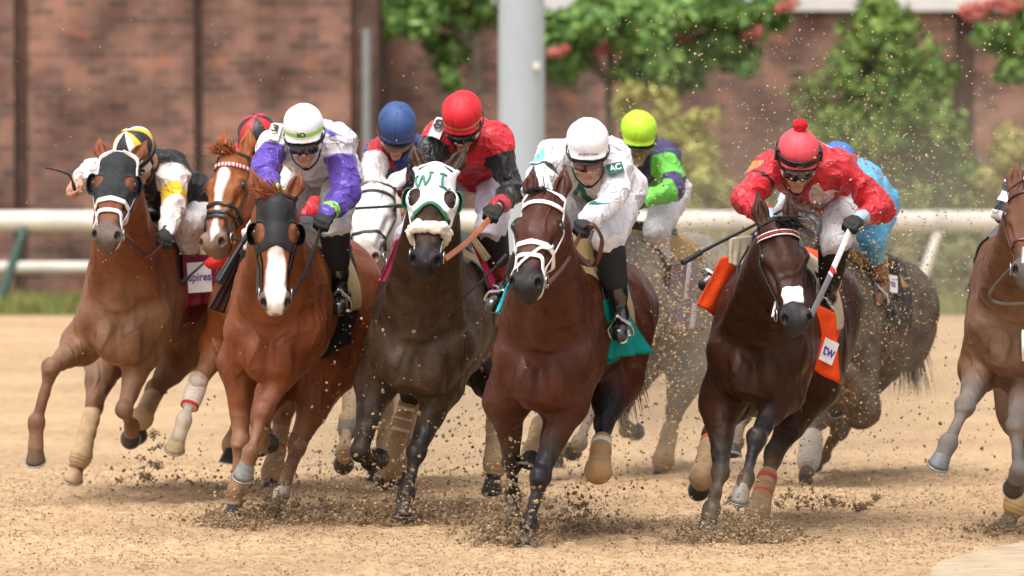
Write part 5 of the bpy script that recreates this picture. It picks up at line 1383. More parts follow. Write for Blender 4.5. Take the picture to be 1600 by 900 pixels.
tagpatch(h6, at6, R6, U6, (.60, .70), (.10, .06), "", .05)
cloth_flap(h6, "saddle_cloth_flap", cloth('aqua', (.02, .40, .45)), [(797, 440, .1), (806, 435, .05), (792, 470, .1), (776, 490, .14)], .006, seed=13)
leg_wrap(h6, 'HL', .35, 1.6, mat("tan_bandage", (.42, .25, .12), rough=.8, var=.2, vscale=18, bump=(120, .002)), .010, [(.42, TAPE_W, .03)])
leg_wrap(h6, 'HR', .1, 1.6, BEIGE_WRAP, .012, [(.25, TAPE_W, .03)])
STAR = [(-.005, .115), (.012, .075), (.028, .02), (.060, -.012), (.115, -.022), (.06, -.030), (.022, -.028), (.005, .012), (-.003, .045), (-.016, .010), (-.045, -.018), (-.105, -.022), (-.06, -.004), (-.035, .025), (-.015, .07)]
def silk6(s):
    st = np.where((s['N'][:, 1] < 0), poly_sd((s['fr'] - V(-.01, -.195)) / V(1.25, .85), np.array(STAR)) * 120, -1)
    band = np.where((s['run'] > 0) & (s['side'] < 0), cl((.012 - np.abs(s['run'] - .14)) * 120), -1); cap_ = np.where((s['run'] > 0) & (s['side'] < 0), cl((.05 - np.abs(s['run'] - .07)) * 60), -1) * np.where(s['latv'] < -.14, 1, -1)
    return silk("white_star", (.70, .69, .73), (('st', (.006, .125, .085), .5, 0, 1), ('cap', (.22, .55, .56), .5, 0, 1), ('bd', (.05, .045, .04), .5, 0, 1), MUD_L), rough=.45), {'st': cl(st), 'bd': band, 'cap': np.minimum(cap_, np.where(s['latv'] < -.185, 1, -1))}
j6 = build_rider(dict(label="rider all in white with green star on the chest and white cap", helm=(918, 217), shR=(858, 250), shL=(963, 248), pel=(946, 285), yaw=2, pitch=24, roll=2, pd=.40,
    elR=(838, 296, 1), wrR=(862, 332, 1), elL=(958, 306, 1), wrL=(922, 343, 1), knL=(950, 378), anL=(969, 492), toL=(968, 522), tdL=.12, knR=(830, 392), anR=(796, 452), toR=(769, 477), nohandR=True,
    helmet=helm_plain("white", (.84, .83, .86), None), silk=silk6, lens=LENS_RED, peak=mat("peak_black", (.02, .02, .02)), cuff=mat("cuff_gold", (.40, .28, .10), (('a', BLACK, .3, .8, 40),), rough=.6), sock=mat("stocking_black", (.014, .014, .014), rough=.8)), h6)
s_, E_, Wp = j6.arms['L']; c = s_ * .60 + E_ * .40; fc = nrm(V(0, -1, .25)); R6_ = nrm(V(1, 0, .28)); U6_ = np.cross(fc, R6_); U6_ = U6_ if U6_[2] > 0 else -U6_
o = surf_patch(j6, c, fc, R6_, U6_, .080, .062, mat("patch_green", (.005, .11, .08), rough=.6), "sleeve_patch", .036)
text("AC", o[1] + fc * .017, R6_, U6_, .042, mat("patch_white", (.8, .8, .8)), o[0], bold=.03)
text("JOCKEYS' GUILD", j6.hh(0, .12, -.030), j6.RM[0], nrm(j6.RM[2] * .9 - j6.RM[1] * .3), .0145, mat("cap_ink", (.02, .02, .03)), j6.hob, j6.hel, bold=.02, squeeze=.9)
rein(h6, 1, j6.hands['L'][1], .03, BROWN_LEATHER, .022)
lp = spline([j6.hands['L'][1], P(925, 350, 33.7), P(940, 372, 33.75), P(936, 400, 33.8), P(925, 415, 33.85), P(905, 400, 33.85), P(888, 380, 33.8)], 40); v, f = sweep(lp, V(.3, -.7, .5), .024, .005); mobj("rein_loop", v, f, BROWN_LEATHER, h6.root)
v, f = sweep(spline([P(888, 378, 33.9), P(905, 405, 33.9), P(922, 412, 33.9)], 12), V(.2, -1, .2), .036, .008); mobj("neck_strap", v, f, BROWN_LEATHER, h6.root)

# ---- 7: the dust coloured horse behind
h7 = build_horse(dict(key='dust_grey', label="dust covered grey brown horse behind the foremost bay, ridden by the lime capped rider", Y0=40.6, yaw=20, chest=(942, 520), coat=(.20, .178, .158), dustamt=1, dusty=1.2, dustmax=-.15, dustcol=(.33, .26, .19), speck=.31, lowcol=(.16, .12, .085), muzcol=(.1, .08, .07), rough=.8, spec=.15,
    head=dict(poll=(905, 300), muzzle=(885, 410), u=.95, yaw=14), h=.013, forelock=0,
    legs=dict(FR=[(890, 580), (880, 650, 1), (872, 700, 1), (866, 730, 1)], FL=[(950, 570), (925, 640, 1), (905, 690, 1), (893, 706, -1)],
              HL=[(1078, 575), (1052, 645, 1), (1036, 715, 1), (1028, 755, 1)], HR=[(985, 580), (967, 634, 1), (978, 672, -1), (994, 676, -1)]), tail=False, mane=30))
saddle_gear(h7, cloth('ochre_pad', (.34, .21, .07)), cloth('dusty_grey', (.19, .155, .13)), 'pad', padlow=1.38, clothw=(-.85, -.35), clothlow=1.15)
cape(h7, [(978, 372, .15), (1030, 368, -.1), (1052, 405, -.2), (1018, 395, .1)], cloth('ochre_pad', (.34, .21, .07)), 4)
at7, R7, U7 = cloth_flap(h7, "number_cloth", cloth('purple_dusty', (.23, .17, .22)), [(1052, 405, .12), (1084, 408, -.12), (1096, 515, -.12), (1040, 520, .12)], .012, seed=21)
tagpatch(h7, at7, R7, U7, (.80, .80), (.05, .15), "", .05); tagpatch(h7, at7, R7, U7, (.6, .30), (.035, .22), "", .05)
leg_wrap(h7, 'HL', .3, 1.4, BEIGE_WRAP, .008)
def silk7(s):
    sl = s['arm']; band = np.where(s['run'] > 0, cl((.045 - np.abs(s['run'] - .25)) * 60), -1); ck = np.sin(s['latv'] * 18) * np.sin(s['along'] * 16)
    sh_ = np.where((s['run'] > 0), cl((.06 - s['run']) * 60), -1)
    return silk("purple_green", (.045, .025, .11), (('g', (.12, .42, .06), .4, 0, 1), ('sl', (.16, .58, .07), .5, 0, 1), ('bd', (.05, .03, .13), .5, 0, 1), MUD_L), rough=.5), {'g': cl((ck - .5) * 5), 'sl': np.where(s['run'] > .06, 1., sl), 'bd': np.maximum(band, sh_)}
j7 = build_rider(dict(label="rider with lime yellow cap and purple and green silks behind the rider in white", helm=(998, 200), shR=(968, 250), shL=(1040, 246), pel=(1028, 290), yaw=4, pitch=26, pd=.36, sd=.10,
    elR=(962, 292, 1), wrR=(976, 320, 1), elL=(1050, 294, 1), wrL=(1004, 316, 1), knL=(1026, 362), anL=(1040, 440), toL=(1030, 465), helmet=helm_plain("lime", (.45, .78, .03), (.50, .50, .08), .006, -.024), silk=silk7, lens=LENS_MUD, frame=LENS_MUD,
    skin=mat("skin_muddy", (.34, .20, .12), (('lip', (.3, .13, .1), .5, 0, 1), ('stub', (.30, .2, .12), 1, .4, 40)), rough=.7, var=.25, vscale=25), mud=-.6, bmud=-.5, hmud=-.8, far=True), h7)

# ---- 8: dark bay with the red rider
h8 = build_horse(dict(key='dark_bay', label="dark bay horse with white nose patch and striped browband", Y0=35.3, yaw=11, chest=(1180, 572), coat=(.040, .014, .0075), lowcol=(.016, .016, .019), muzcol=(.030, .026, .028), speck=.22, dustamt=1, dusty=.15, rough=.36,
    head=dict(poll=(1218, 345), muzzle=(1247, 497), u=1.02, yaw=-8, roll=-5, ears='fwd', wide=1.03), forelock=170, forelen=.13, foredir=(.25, .45, .45), mane=140, maneside=.4,
    legs=dict(FR=[(1128, 632), (1126, 738, 1), (1112, 795, 1), (1103, 833, 1)], FL=[(1224, 615), (1182, 684, 1), (1166, 746, 1), (1153, 784, 1)],
              HL=[(1272, 600), (1208, 712, 1), (1184, 797, 1), (1172, 842, 1)], HR=[(1150, 610), (1112, 680, 1), (1098, 740, 1), (1091, 768, -1)]), hoofs=dict(FL=(.26, .23, .20)), tail=False, blackstart=.6))
strp = mat("browband_striped", (.02, .02, .02), rough=.5)
b = bridle(h8, 'black', noseband=None, browband=False, wid=.016)
for dx, mm, off in ((0, strp, .004), (-.012, WHITE_STRAP, .009), (.012, WHITE_STRAP, .009), (0, TAPE_R, .009)):
    head_strap(h8, [(.055 + dx, -.105, -.09), (.075 + dx, -.075, -.02), (.085 + dx, -.03, .03), (.085 + dx, .03, .03), (.075 + dx, .075, -.02), (.055 + dx, .105, -.09)], .036 if mm is strp else .006, .005, mm, "browband", b, off=off)
NP_ = [(-.052, .385), (-.03, .375), (.0, .382), (.04, .374), (.055, .39), (.052, .46), (.03, .468), (-.01, .462), (-.05, .468), (-.055, .42)]
def nosepatch(H):
    poll, RH, g = H.poll, H.RH, H.g
    def clip(X, Y, Z):
        d_ = np.stack([X - poll[0], Y - poll[1], Z - poll[2]], -1) @ RH.T / g; sh = d_.shape[:-1]; q = d_.reshape(-1, 3)
        sd = -poly_sd(q[:, [1, 0]] + .004 * np.stack([vnoise(q, 60, 2), vnoise(q, 60, 5)], 1), NP_); return np.maximum(sd, -.085 - q[:, 2]).reshape(sh) * g
    c = H.Hh(.42, 0, -.05); v, f = H.head.mesh(.004, infl=.006, clip=clip, lo=c - .15, hi=c + .15); mobj("nose_patch", v, f, cloth('white_patch', (.85, .84, .85), .9), H.root)
nosepatch(h8)
saddle_gear(h8, cloth('cream_foam', (.62, .54, .40)), cloth('orange', (.82, .075, .012)), 'pad')
ORANGE = cloth('orange', (.82, .075, .012))
cloth_flap(h8, "saddle_cloth_flap", ORANGE, [(1126, 402, .1), (1156, 398, .05), (1120, 496, .1), (1090, 476, .2)], .010, seed=31, freq=1.1)
at8, R8, U8 = cloth_flap(h8, "saddle_cloth_flap", ORANGE, [(1262, 468, .12), (1306, 490, .04), (1312, 600, .02), (1260, 572, .14)], .014, seed=33, freq=1.3)
tagpatch(h8, at8, R8, U8, (.70, .62), (.085, .118), "tw", .085, squeeze=.8)
cape(h8, [(1142, 372, .2), (1176, 368, .15), (1170, 425, .15), (1143, 412, .2)], cloth('cream_foam', (.62, .54, .40)), 5)
TAPE_R2 = cloth('coral_tape', (.60, .09, .06), .6)
leg_wrap(h8, 'HL', .35, 1.6, BEIGE_WRAP, .010, [(.40, TAPE_R2, .026), (.55, TAPE_R2, .022), (.68, TAPE_R2, .022)]); leg_wrap(h8, 'HR', .1, 1.6, BEIGE_WRAP, .012, [(.16, TAPE_R2, .03)])
HEART = [(0, -.060), (.035, -.040), (.062, -.005), (.060, .022), (.035, .030), (.010, .022), (-.002, .032), (-.018, .060), (-.045, .056), (-.062, .02), (-.055, -.02), (-.03, -.045)]
def silk8(s):
    ht = np.where(s['N'][:, 1] < .2, poly_sd(s['fr'] - V(.080, -.140), np.array(HEART) * 1.1) * 120, -1)
    sp_ = poly_sd(np.stack([s['latv'] - .12, s['along'] - .13], 1), np.array(HEART) * 1.3) * 100
    cf = np.where((s['run'] > 0), cl((s['run'] - .475) * 100), -1); bd = np.where((s['run'] > 0) & (s['side'] < 0), cl((.009 - np.abs(s['run'] - .12)) * 150), -1)
    cp = np.where((s['run'] > 0) & (s['side'] < 0), cl((.045 - np.abs(s['run'] - .05)) * 100), -1)
    return silk("red_heart", RED, (('ht', (.80, .62, .64), .5, 0, 1), ('sp', (.82, .66, .70), .5, 0, 1), ('cf', (.35, .45, .55), .4, 0, 1), ('cp', (.75, .20, .06), .4, 0, 1), ('bd', BLACK, .4, 0, 1), MUD_L), rough=.38), {'ht': cl(ht), 'sp': cl(sp_), 'cf': cf, 'bd': bd, 'cp': np.minimum(cp, np.where((s['latv'] < -.19) & (s['N'][:, 0] < -.35), 1., -1.))}
j8 = build_rider(dict(label="rider in red silks with pale heart on the chest and red pompom on the cap", helm=(1248, 232), shR=(1202, 266), shL=(1318, 262), pel=(1292, 292), yaw=2, pitch=28, roll=-2, pd=.40,
    elR=(1166, 312, 1), wrR=(1200, 344, 1), elL=(1376, 325, 1), wrL=(1342, 343, 1), knL=(1304, 378), anL=(1294, 466), toL=(1281, 492), knR=(1206, 372), anR=(1134, 418), toR=(1103, 444), tdR=.05,
    helmet=helm_plain("coral", (.72, .075, .095), (.55, .30, .20), .005, -.032), silk=silk8, boot=mat("boot_black", (.016, .017, .021), rough=.28, spec=.6, coat=.3, var=.2), sock=mat("stocking_black", (.014, .014, .014), rough=.8), cuff=mat("cuff_gold", (.40, .28, .10), (('a', BLACK, .3, .8, 40),), rough=.6), pommel=False, peak=mat("peak_dark", (.12, .08, .07))), h8)
pp = Sdf().ell(j8.hh(0, -.02, .122), V(.036, .036, .033), None, .01); v, f = pp.mesh(.004); v = v + vnormals(v, f) * (.006 * vnoise(v, 90, 3) + .004 * vnoise(v, 200, 4))[:, None]
mobj("pompom", v, f, mat("pompom_wool", (.66, .03, .04), rough=1, spec=.05, bump=(300, .004)), j8.hob)
ring = np.array([j8.hh(.111 * sin(t), .131 * cos(t), -.014 - .012 * cos(t)) for t in np.arange(48) * 2 * pi / 48]); v, f = sweep(ring, np.array([nrm(x - j8.helm) for x in ring]), .034, .008, closed=True); mobj("spare_goggle_band", v, f, FRAME_K, j8.hob)
v, f = boxm(j8.hh(0, .128, -.026), (.014, .006, .013), j8.RM); mobj("band_clip", v, f, mat("clip_grey", (.10, .10, .11), rough=.3), j8.hob, False)
for q in (-1, 1): v, f = boxm(j8.hh(q * .110, .02, -.02), (.010, .022, .028), j8.RM); mobj("band_side", v, f, FRAME_K, j8.hob, False)
RW = mat("rein_white_red", (.78, .76, .74), (('rd', (.55, .03, .04), .2, 0, 1),), rough=.5)
hnd = j8.hands['L'][1]; a_ = h8.Hh(.49, .085, -.09); p = spline([a_, (a_ + hnd) / 2 + V(.0, 0, -.01), hnd], 40); v, f = sweep(p, V(.6, -.8, .2), .032, .006)
_, run = chain_t(v, [a_, hnd]); L_ = np.linalg.norm(hnd - a_)
mobj("rein", v, f, mat("rein_white_red", (.78, .76, .74), (('rd', (.55, .03, .04), .2, 0, 1), ('gr', (.16, .16, .165), .2, 0, 1)), rough=.5), h8.root, True, {'rd': cl((.03 - np.abs(run - L_ * .52)) * 100), 'gr': cl((L_ * .46 - run) * 100)})
a_ = h8.Hh(.49, -.085, -.09)
v, f = sweep(spline([a_, P(1215, 440, 34.4), P(1186, 395, 34.8), P(1196, 352, 35.0)], 40), V(-.6, -.8, .2), .016, .006); mobj("rein", v, f, WHITE_STRAP, h8.root)
v, f = sweep(spline([a_ + V(0, .03, 0), P(1200, 488, 34.6), P(1168, 470, 34.7), P(1152, 425, 34.9), P(1170, 385, 35.1)], 40), V(-.6, -.8, .2), .012, .012, round_=True); mobj("draw_rein", v, f, BLACK_LEATHER, h8.root)
v, f = sweep(spline([P(1240, 326, 34.9), P(1262, 334, 34.7), P(1280, 350, 34.65), P(1272, 366, 34.6), P(1255, 358, 34.7)], 30), V(.1, -.8, .5), .030, .006); mobj("rein_loop", v, f, BLACK_LEATHER, h8.root)
whip("long black whip with thick grip crossing behind the dark bay horse's ears", [(1066, 411, 34.5), (1112, 385, 34.58), (1205, 338, 34.75), (1258, 306, 34.9)], 34.8, .010, .006, grip=.27)

# ---- 9: the muddy horse with the pale blue rider
h9 = build_horse(dict(key='muddy_brown', label="mud spattered dark brown horse under the rider in pale blue", Y0=39.6, yaw=17, chest=(1275, 560), coat=(.056, .043, .035), dustamt=1, dusty=1.0, dustmax=-.3, dustcol=(.24, .185, .135), speck=.34, lowcol=(.11, .08, .06), rough=.75, spec=.2,
    head=dict(poll=(1262, 320), muzzle=(1250, 430), u=.95, yaw=10), h=.012, forelock=0,
    legs=dict(FL=[(1345, 640), (1324, 582, 1), (1312, 612, -1), (1305, 640, -1)], FR=[(1180, 620), (1160, 650, 1), (1150, 690, 1), (1143, 710, 1)],
              HL=[(1378, 560), (1312, 672, 1), (1286, 712, -1), (1270, 724, -1)], HR=[(1300, 610), (1270, 668, 1), (1260, 740, 1), (1256, 790, 1)]), mane=20, taildir=(.05, -.9), hair=(.10, .085, .07)))
saddle_gear(h9, cloth('ochre_pad', (.34, .21, .07)), cloth('black_dusty', (.035, .032, .03)), 'pad', clothlow=1.1, padlow=1.34)
cape(h9, [(1328, 390, .1), (1340, 392, .05), (1366, 430, -.1), (1362, 442, .0)], cloth('ochre_pad', (.34, .21, .07)), 6)
at9, R9, U9 = cloth_flap(h9, "number_cloth", cloth('black_dusty', (.03, .028, .027)), [(1364, 398, -.2), (1402, 406, -.35), (1414, 470, -.35), (1382, 484, -.2)], .008, seed=41)
tagpatch(h9, at9, R9, U9, (.45, .60), (.095, .10), "res", .06, squeeze=.8); tagpatch(h9, at9, R9, U9, (.25, .15), (.09, .07), "", .05, cloth('yellow', (.75, .60, .03)))
leg_wrap(h9, 'HR', .2, .75, cloth('white_boot', (.52, .46, .40)), .022)
def silk9(s): return silk("pale_blue", (.11, .40, .66), (('sl', (.55, .66, .74), .5, 0, 1), MUD_L), rough=.5), {'sl': np.where(s['run'] > 0, cl((.10 - np.abs(s['run'] - .30)) * 30), -1)}
j9 = build_rider(dict(label="rider with bright blue cap and pale blue silks mostly hidden behind the rider in red", helm=(1308, 252), shR=(1276, 285), shL=(1352, 280), pel=(1352, 312), yaw=-10, pitch=45, pd=.34,
    elL=(1362, 318, 1), wrL=(1330, 342, 1), elR=(1262, 322, 1), wrR=(1280, 350, 1), knL=(1362, 372), anL=(1378, 450), toL=(1366, 468), helmet=helm_plain("bright_blue", (.045, .16, .58), None), silk=silk9, boot=mat("boot_brown", (.20, .10, .05), rough=.6, var=.3), breeches=mat("breeches_blue", (.06, .30, .50), (('mud', MUDC, .5, 1.6, 14),), rough=.6, bump=(22, .006)), bmud=-.65, far=True), h9)

# ---- 10: the horse cut by the right edge
h10 = build_horse(dict(key='dusty_bay', label="dusty bay horse cut off by the right edge, reaching out a grey foreleg", Y0=34.9, yaw=10, chest=(1590, 530), wide=1.1, coat=(.125, .056, .030), dustamt=1, dusty=.95, dustmax=-.35, dustcol=(.26, .18, .11), speck=.26, lowcol=(.12, .112, .108), muzcol=(.10, .08, .075), rough=.6,
    head=dict(poll=(1607, 285), muzzle=(1606, 420), u=1.0, yaw=2, ears='up'), blaze=[(-.02, .42), (.02, .42), (.025, .52), (-.025, .52)],
    legs=dict(FR=[(1534, 578), (1508, 634, 1), (1483, 690, 1), (1465, 728, 1)], FL=[(1600, 590), (1588, 665, 1), (1592, 735, 1), (1583, 765, -1)],
              HR=[(1600, 640), (1604, 715, 1), (1588, 785, 1), (1568, 834, 1)], HL=[(1690, 620), (1665, 720, 1), (1655, 790, 1), (1640, 830, 1)]), hoofs=dict(FR=(.16, .17, .18), HR=(.14, .14, .15)), tail=False))
b = bridle(h10, 'brown', wid=.016)
saddle_gear(h10, cloth('gold_pad', (.42, .27, .09)), None, 'pad')
cape(h10, [(1550, 420, .1), (1575, 395, .1), (1560, 470, .15), (1530, 482, .15)], cloth('gold_pad', (.42, .27, .09)), 8)
p = spline([h10.Hh(.49, -.08, -.09), P(1560, 440, 34.1), P(1546, 462, 34.2), P(1562, 474, 34.2), P(1600, 474, 34.1), P(1640, 460, 34.2)], 40); v, f = sweep(p, V(-.3, -.9, .3), .018, .008); mobj("martingale", v, f, mat("strap_olive", (.10, .075, .05), rough=.6), h10.root)
leg_wrap(h10, 'HR', .1, 1.15, mat("yellow_bandage", (.50, .33, .13), rough=.8, var=.2, vscale=18), .010)
def silk10(s): return silk("black_white", (.76, .75, .78), (('st', BLACK, .4, 0, 1), MUD_L)), {'st': cl(np.sin((s['v'][:, 2] + .25 * s['v'][:, 0]) * 62) * 4)}
j10 = build_rider(dict(label="rider in black and white striped silks mostly hidden by the bay at the right edge", helm=(1645, 240), shR=(1592, 300), shL=(1680, 290), pel=(1650, 320), yaw=0, pitch=40,
    elR=(1573, 330, 1), wrR=(1590, 352, 1), knR=(1556, 390), anR=(1540, 440), toR=(1528, 452), kdR=-.1, elL=(1710, 340, 1), wrL=(1690, 360, 1), nohandL=True, helmet=helm_plain("black", (.015, .015, .016)), silk=silk10, far=True, breeches=mat("breeches_grey", (.10, .10, .12), (('mud', MUDC, .5, 1.6, 14),), rough=.7)), h10)

# rail end just inside the right edge
rp = thing("rail_end", (4.0 * .64, 33.4, 0), "rounded pale end of the inner rail cut by the right edge", "rail")
v, f = sweep(spline([P(1597, 540, 33.0) + V(0, 0, 0), P(1640, 540, 33.0), P(1720, 545, 33.2)], 16), V(0, -1, 0), .15, .19, round_=True, ns=16); mobj("rail_tube", v, f, RAILW, rp)
e_ = P(1655, 560, 33.05); v, f = sweep(np.array([e_, V(e_[0], e_[1], .3), V(e_[0], e_[1], -.02)]), V(0, -1, 0), .09, .09, round_=True); mobj("post", v, f, RAILW, rp)
# ------------------------------------------------------------------ thrown dirt
ICO_V = None
def ico():
    t = (1 + 5 ** .5) / 2
    v = np.array([(-1, t, 0), (1, t, 0), (-1, -t, 0), (1, -t, 0), (0, -1, t), (0, 1, t), (0, -1, -t), (0, 1, -t), (t, 0, -1), (t, 0, 1), (-t, 0, -1), (-t, 0, 1)], float)
    v /= np.linalg.norm(v, axis=1)[:, None]
    f = np.array([(0, 11, 5), (0, 5, 1), (0, 1, 7), (0, 7, 10), (0, 10, 11), (1, 5, 9), (5, 11, 4), (11, 10, 2), (10, 7, 6), (7, 1, 8), (3, 9, 4), (3, 4, 2), (3, 2, 6), (3, 6, 8), (3, 8, 9), (4, 9, 5), (2, 4, 11), (6, 2, 10), (8, 6, 7), (9, 8, 1)])
    return v, f
def sub_ico():
    v, f = ico(); v = list(map(tuple, v)); d = {}; F = []
    def mid(a, b):
        k = (min(a, b), max(a, b))
        if k not in d:
            p = (np.array(v[a]) + v[b]); p /= np.linalg.norm(p); v.append(tuple(p)); d[k] = len(v) - 1
        return d[k]
    for a, b, c in f:
        x, y, z = mid(a, b), mid(b, c), mid(c, a); F += [(a, x, z), (b, y, x), (c, z, y), (x, y, z)]
    return np.array(v), np.array(F)
I0, I1 = ico(), sub_ico()
def clods(pos, size, seed, fine=False):
    rs = np.random.RandomState(seed); bv, bf = I0
    n, m = len(pos), len(bv)
    jit = 1 + rs.uniform(-.5, .5, (n, m)); sc = rs.uniform(.55, 1.25, (n, 1, 3))
    Vt = bv[None] * jit[:, :, None] * sc
    a = rs.uniform(0, 2 * pi, (n, 3)); ca, sa = np.cos(a), np.sin(a)
    x, y, z = Vt[..., 0], Vt[..., 1], Vt[..., 2]
    x, y = x * ca[:, :1] - y * sa[:, :1], x * sa[:, :1] + y * ca[:, :1]; y, z = y * ca[:, 1:2] - z * sa[:, 1:2], y * sa[:, 1:2] + z * ca[:, 1:2]
    Vt = np.stack([x, y, z], -1) * np.asarray(size).reshape(n, 1, 1) + pos[:, None, :]
    F = bf[None] + (np.arange(n) * m)[:, None, None]
    return Vt.reshape(-1, 3), F.reshape(-1, 3), m
DIRT = mat("thrown_dirt", (.24, .165, .10), (('tone', (.48, .35, .22), .6, .4, 30),), rough=1, spec=.05, var=.3, vscale=35)
DIRTF = mat("thrown_grit", (.20, .125, .065), (('tone', (.48, .34, .20), .5, 0, 1),), rough=1, spec=.05, var=.2, vscale=20)
def dirt_obj(name, label, pos, size, seed, m, fine=False, tone=(-.38, .42)):
    v, f, k = clods(pos, size, seed, fine); rs = np.random.RandomState(seed + 9)
    o = mobj(name, v, f, m, None, False, {'tone': np.repeat(rs.normal(*tone, len(pos)), k)}); return tag(o, label, "dirt", "dirt thrown up by the hooves", "stuff")
def splash(label, px, py, Y, n, rx, rz, seed, lo=0., big=.012, lean=0.):
    """low burst of crumbling soil: px, py of its foot"""
    rs = np.random.RandomState(seed); c = P(px, py, Y); c[2] = 0
    nl = max(int(n / 26), 6)                       # lumps that break up into crumbs
    lx = rs.normal(0, rx * .85, nl); lz = rs.exponential(rz * .75, nl) * np.exp(-(lx / (rx * 1.7)) ** 2); lr = rs.uniform(.008, .034, nl)
    L = np.stack([c[0] + lx + lean * lz, c[1] + rs.normal(0, .13, nl), lz + lr * .4], 1)
    k = rs.choice(nl, int(n * 2.4), p=lr ** 2 / (lr ** 2).sum()); d = rs.normal(size=(len(k), 3)); d /= np.linalg.norm(d, axis=1)[:, None]
    pos1 = L[k] + d * (lr[k] * rs.uniform(.1, 1.0, len(k)) ** .5)[:, None] * V(1.15, 1, .9); s1 = .0015 + .0055 * rs.uniform(0, 1, len(k)) ** 2.2
    n2 = int(n * 2.2); x = rs.normal(0, rx * 1.15, n2); zz = rs.exponential(rz * 1.1, n2) * np.exp(-(x / (rx * 1.9)) ** 2)
    pos2 = np.stack([c[0] + x + lean * zz, c[1] + rs.normal(0, .16, n2), zz + .003], 1); s2 = .0016 + (big - .0016) * rs.uniform(0, 1, n2) ** 5
    pos = np.concatenate([pos1, pos2]); ok = pos[:, 2] > 0
    return dirt_obj("dirt_splash", label, pos[ok], np.concatenate([s1, s2])[ok], seed, DIRT)
splash("burst of dark clods round the sunk hooves of the red chestnut horse", 432, 815, 36.0, 1300, .19, .10, 1)
splash("burst of dark clods under the dark brown horse's front hooves", 630, 818, 35.6, 1700, .27, .12, 2)
splash("dark clods heaped at the bay's rear front hoof", 796, 846, 33.95, 1500, .085, .11, 3)
splash("clods sprayed to the right of the bay's leading hoof", 880, 822, 34.9, 900, .20, .07, 4)
splash("dark clods bursting round the dark bay's hind hoof", 1165, 858, 34.3, 1500, .13, .05, 5)
splash("clods heaped left of the dark bay's front hoof", 1085, 860, 34.2, 500, .10, .035, 6)
splash("small heap of clods beside the hind hoof at the right edge", 1560, 832, 34.9, 260, .10, .03, 7)
splash("low pile of clods under the muddy brown horse's hind hoof", 1250, 800, 37.2, 420, .20, .05, 8)
splash("loose clods kicked up behind the leftmost horse", 250, 750, 39.0, 320, .22, .14, 9)
splash("thin puff of grit at the straight foreleg of the red chestnut horse", 362, 822, 35.5, 600, .10, .035, 10, big=.010)
# clods and grit in the air over the whole field
def airborne(label, n, box, sizes, seed, fine=True, m=DIRTF, tone=(-.1, .5), dens=None):
    rs = np.random.RandomState(seed); out = []
    pos = []
    while len(pos) < n:
        px, py, Y = rs.uniform(box[0], box[1]), rs.uniform(box[2], box[3]), rs.uniform(box[4], box[5])
        if dens is None or rs.uniform() < dens(px, py):
            p = P(px, py, Y)
            if p[2] > .01: pos.append(p)
    pos = np.array(pos); size = sizes[0] + (sizes[1] - sizes[0]) * rs.uniform(0, 1, n) ** sizes[2]
    return dirt_obj("flying_grit", label, pos, size, seed, m, fine, tone)
g_ = lambda x, m, s: math.exp(-((x - m) / s) ** 2)
airborne("fine pale grit hanging in the air over the right half of the track", 9000, (940, 1600, 20, 520, 34.6, 40), (.0016, .0066, 3), 51, tone=(.35, .4), dens=lambda x, y: max(g_(x, 1330, 170) * g_(y, 330, 170), .5 * g_(x, 1060, 90) * g_(y, 430, 160), .10))
airborne("crumbs of dirt flying over the track behind the hooves on the right", 2800, (960, 1560, 500, 800, 35, 41), (.0016, .010, 6), 52, tone=(-.2, .5))
airborne("grit and crumbs flying between the middle horses", 4600, (480, 1010, 480, 800, 35, 39), (.0016, .010, 6), 53, tone=(-.2, .5), dens=lambda x, y: .25 + .75 * max(g_(x, 745, 40), g_(x, 560, 60), g_(x, 900, 70)) * g_(y, 720, 130))
airborne("sparse grit in the air over the left half of the track", 700, (20, 800, 30, 560, 34.5, 40), (.0015, .0045, 3), 54, tone=(.3, .4))
airborne("dense curtain of grit round the dust covered horse", 2200, (955, 1130, 380, 700, 37.5, 39.6), (.002, .009, 3), 55, tone=(.2, .5), dens=lambda x, y: g_(x, 1045, 60) * g_(y, 500, 150))
airborne("grit spattering in front of the mud spattered horse", 1500, (1235, 1420, 380, 720, 37.4, 38.9), (.0018, .006, 3), 56, tone=(.35, .4))
# crumbs lying on the track
def ground_crumbs(label, n, seed, yr=(31, 42), sz=(.003, .014, 3.5), m=DIRT, tone=(-.3, .45)):
    rs = np.random.RandomState(seed); Y = yr[0] + (yr[1] - yr[0]) * rs.uniform(0, 1, n) ** 1.3; X = rs.uniform(-.078, .078, n) * Y
    keep = vnoise(np.stack([X, Y, 0 * X], 1), .9, 77) + rs.normal(0, .8, n) > -.5
    X, Y = X[keep], Y[keep]; s = sz[0] + (sz[1] - sz[0]) * rs.uniform(0, 1, len(X)) ** sz[2]
    return tag(dirt_obj("dirt_crumbs", label, np.stack([X, Y, s * .5 + .004], 1), s, seed, m, True, tone), label, "dirt", "crumbs of dirt on the track", "stuff")
ground_crumbs("dark crumbs of dirt strewn over the loose track surface", 46000, 61, sz=(.0014, .0060, 3))

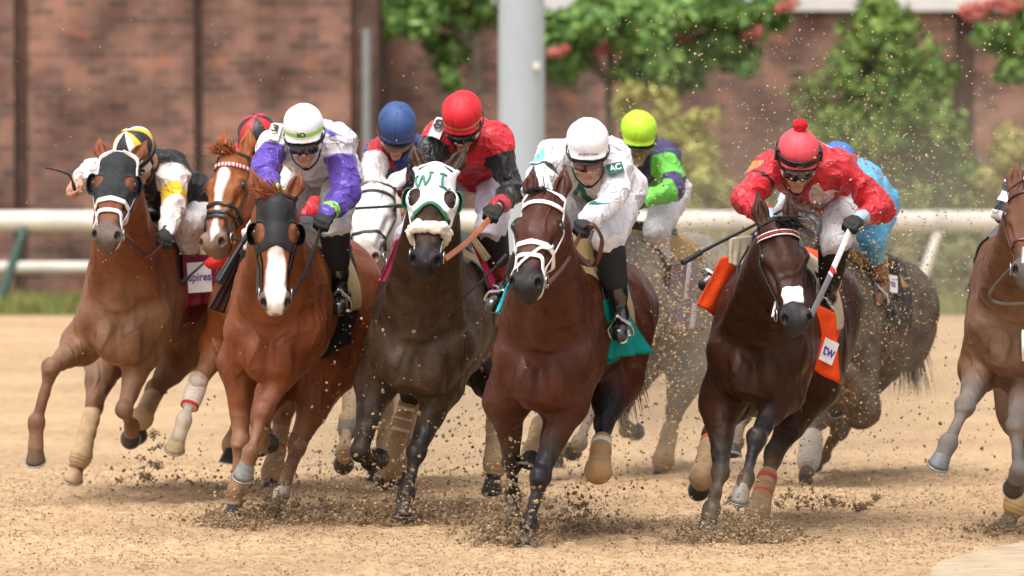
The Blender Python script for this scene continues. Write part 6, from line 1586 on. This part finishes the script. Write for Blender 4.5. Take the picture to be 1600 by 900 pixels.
# dust hanging in the air
def dust_cloud(label, c, r, dens, col, seed):
    v, f = sub_ico(); v = v * 1.25
    m = bpy.data.materials.new("dust_air"); m.use_nodes = True; t = m.node_tree; N = t.nodes; L = t.links; N.remove(N["Principled BSDF"])
    out = N["Material Output"]; vol = N.new("ShaderNodeVolumePrincipled"); vol.inputs["Color"].default_value = (*col, 1); vol.inputs["Anisotropy"].default_value = .2
    tc = N.new("ShaderNodeTexCoord"); ln = N.new("ShaderNodeVectorMath"); ln.operation = 'LENGTH'; L.new(tc.outputs["Object"], ln.inputs[0])
    mr = N.new("ShaderNodeMapRange"); mr.interpolation_type = 'SMOOTHSTEP'; mr.inputs["From Min"].default_value = 1.0; mr.inputs["From Max"].default_value = .15; L.new(ln.outputs["Value"], mr.inputs["Value"])
    no = N.new("ShaderNodeTexNoise"); no.inputs["Scale"].default_value = 2.2; no.inputs["Detail"].default_value = 3; L.new(tc.outputs["Object"], no.inputs["Vector"])
    m2 = N.new("ShaderNodeMapRange"); m2.inputs["From Min"].default_value = .35; m2.inputs["From Max"].default_value = .65; m2.inputs["To Min"].default_value = .25; m2.inputs["To Max"].default_value = 1.4; L.new(no.outputs["Fac"], m2.inputs["Value"])
    mu = N.new("ShaderNodeMath"); mu.operation = 'MULTIPLY'; L.new(mr.outputs[0], mu.inputs[0]); L.new(m2.outputs[0], mu.inputs[1])
    mu2 = N.new("ShaderNodeMath"); mu2.operation = 'MULTIPLY'; mu2.inputs[1].default_value = dens; L.new(mu.outputs[0], mu2.inputs[0]); L.new(mu2.outputs[0], vol.inputs["Density"])
    L.new(vol.outputs[0], out.inputs["Volume"])
    o = mobj("dust_cloud", v, f, m); o.location = [float(x) for x in c]; o.scale = r
    return tag(o, label, "dust", "dust raised by the field", "stuff")
dust_cloud("thin tan dust drifting between the field and the rail on the right", (2.6, 53, 1.0), (4.6, 10, 2.0), .036, (.80, .68, .52), 1)
dust_cloud("dust round the legs of the dust covered horse", (.95, 40.4, .75), (.75, 1.6, .85), .30, (.78, .64, .46), 2)
dust_cloud("low dust behind the dark brown horse and the bay", (-.45, 40, .35), (2.0, 2.6, .6), .16, (.80, .68, .52), 3)
SC.cycles.volume_step_rate = 2.0; SC.cycles.volume_max_steps = 96
dust_cloud("low veil of dust behind the dark bay and the muddy horse", (1.75, 40.6, .4), (1.5, 2.0, .7), .16, (.80, .68, .52), 4)
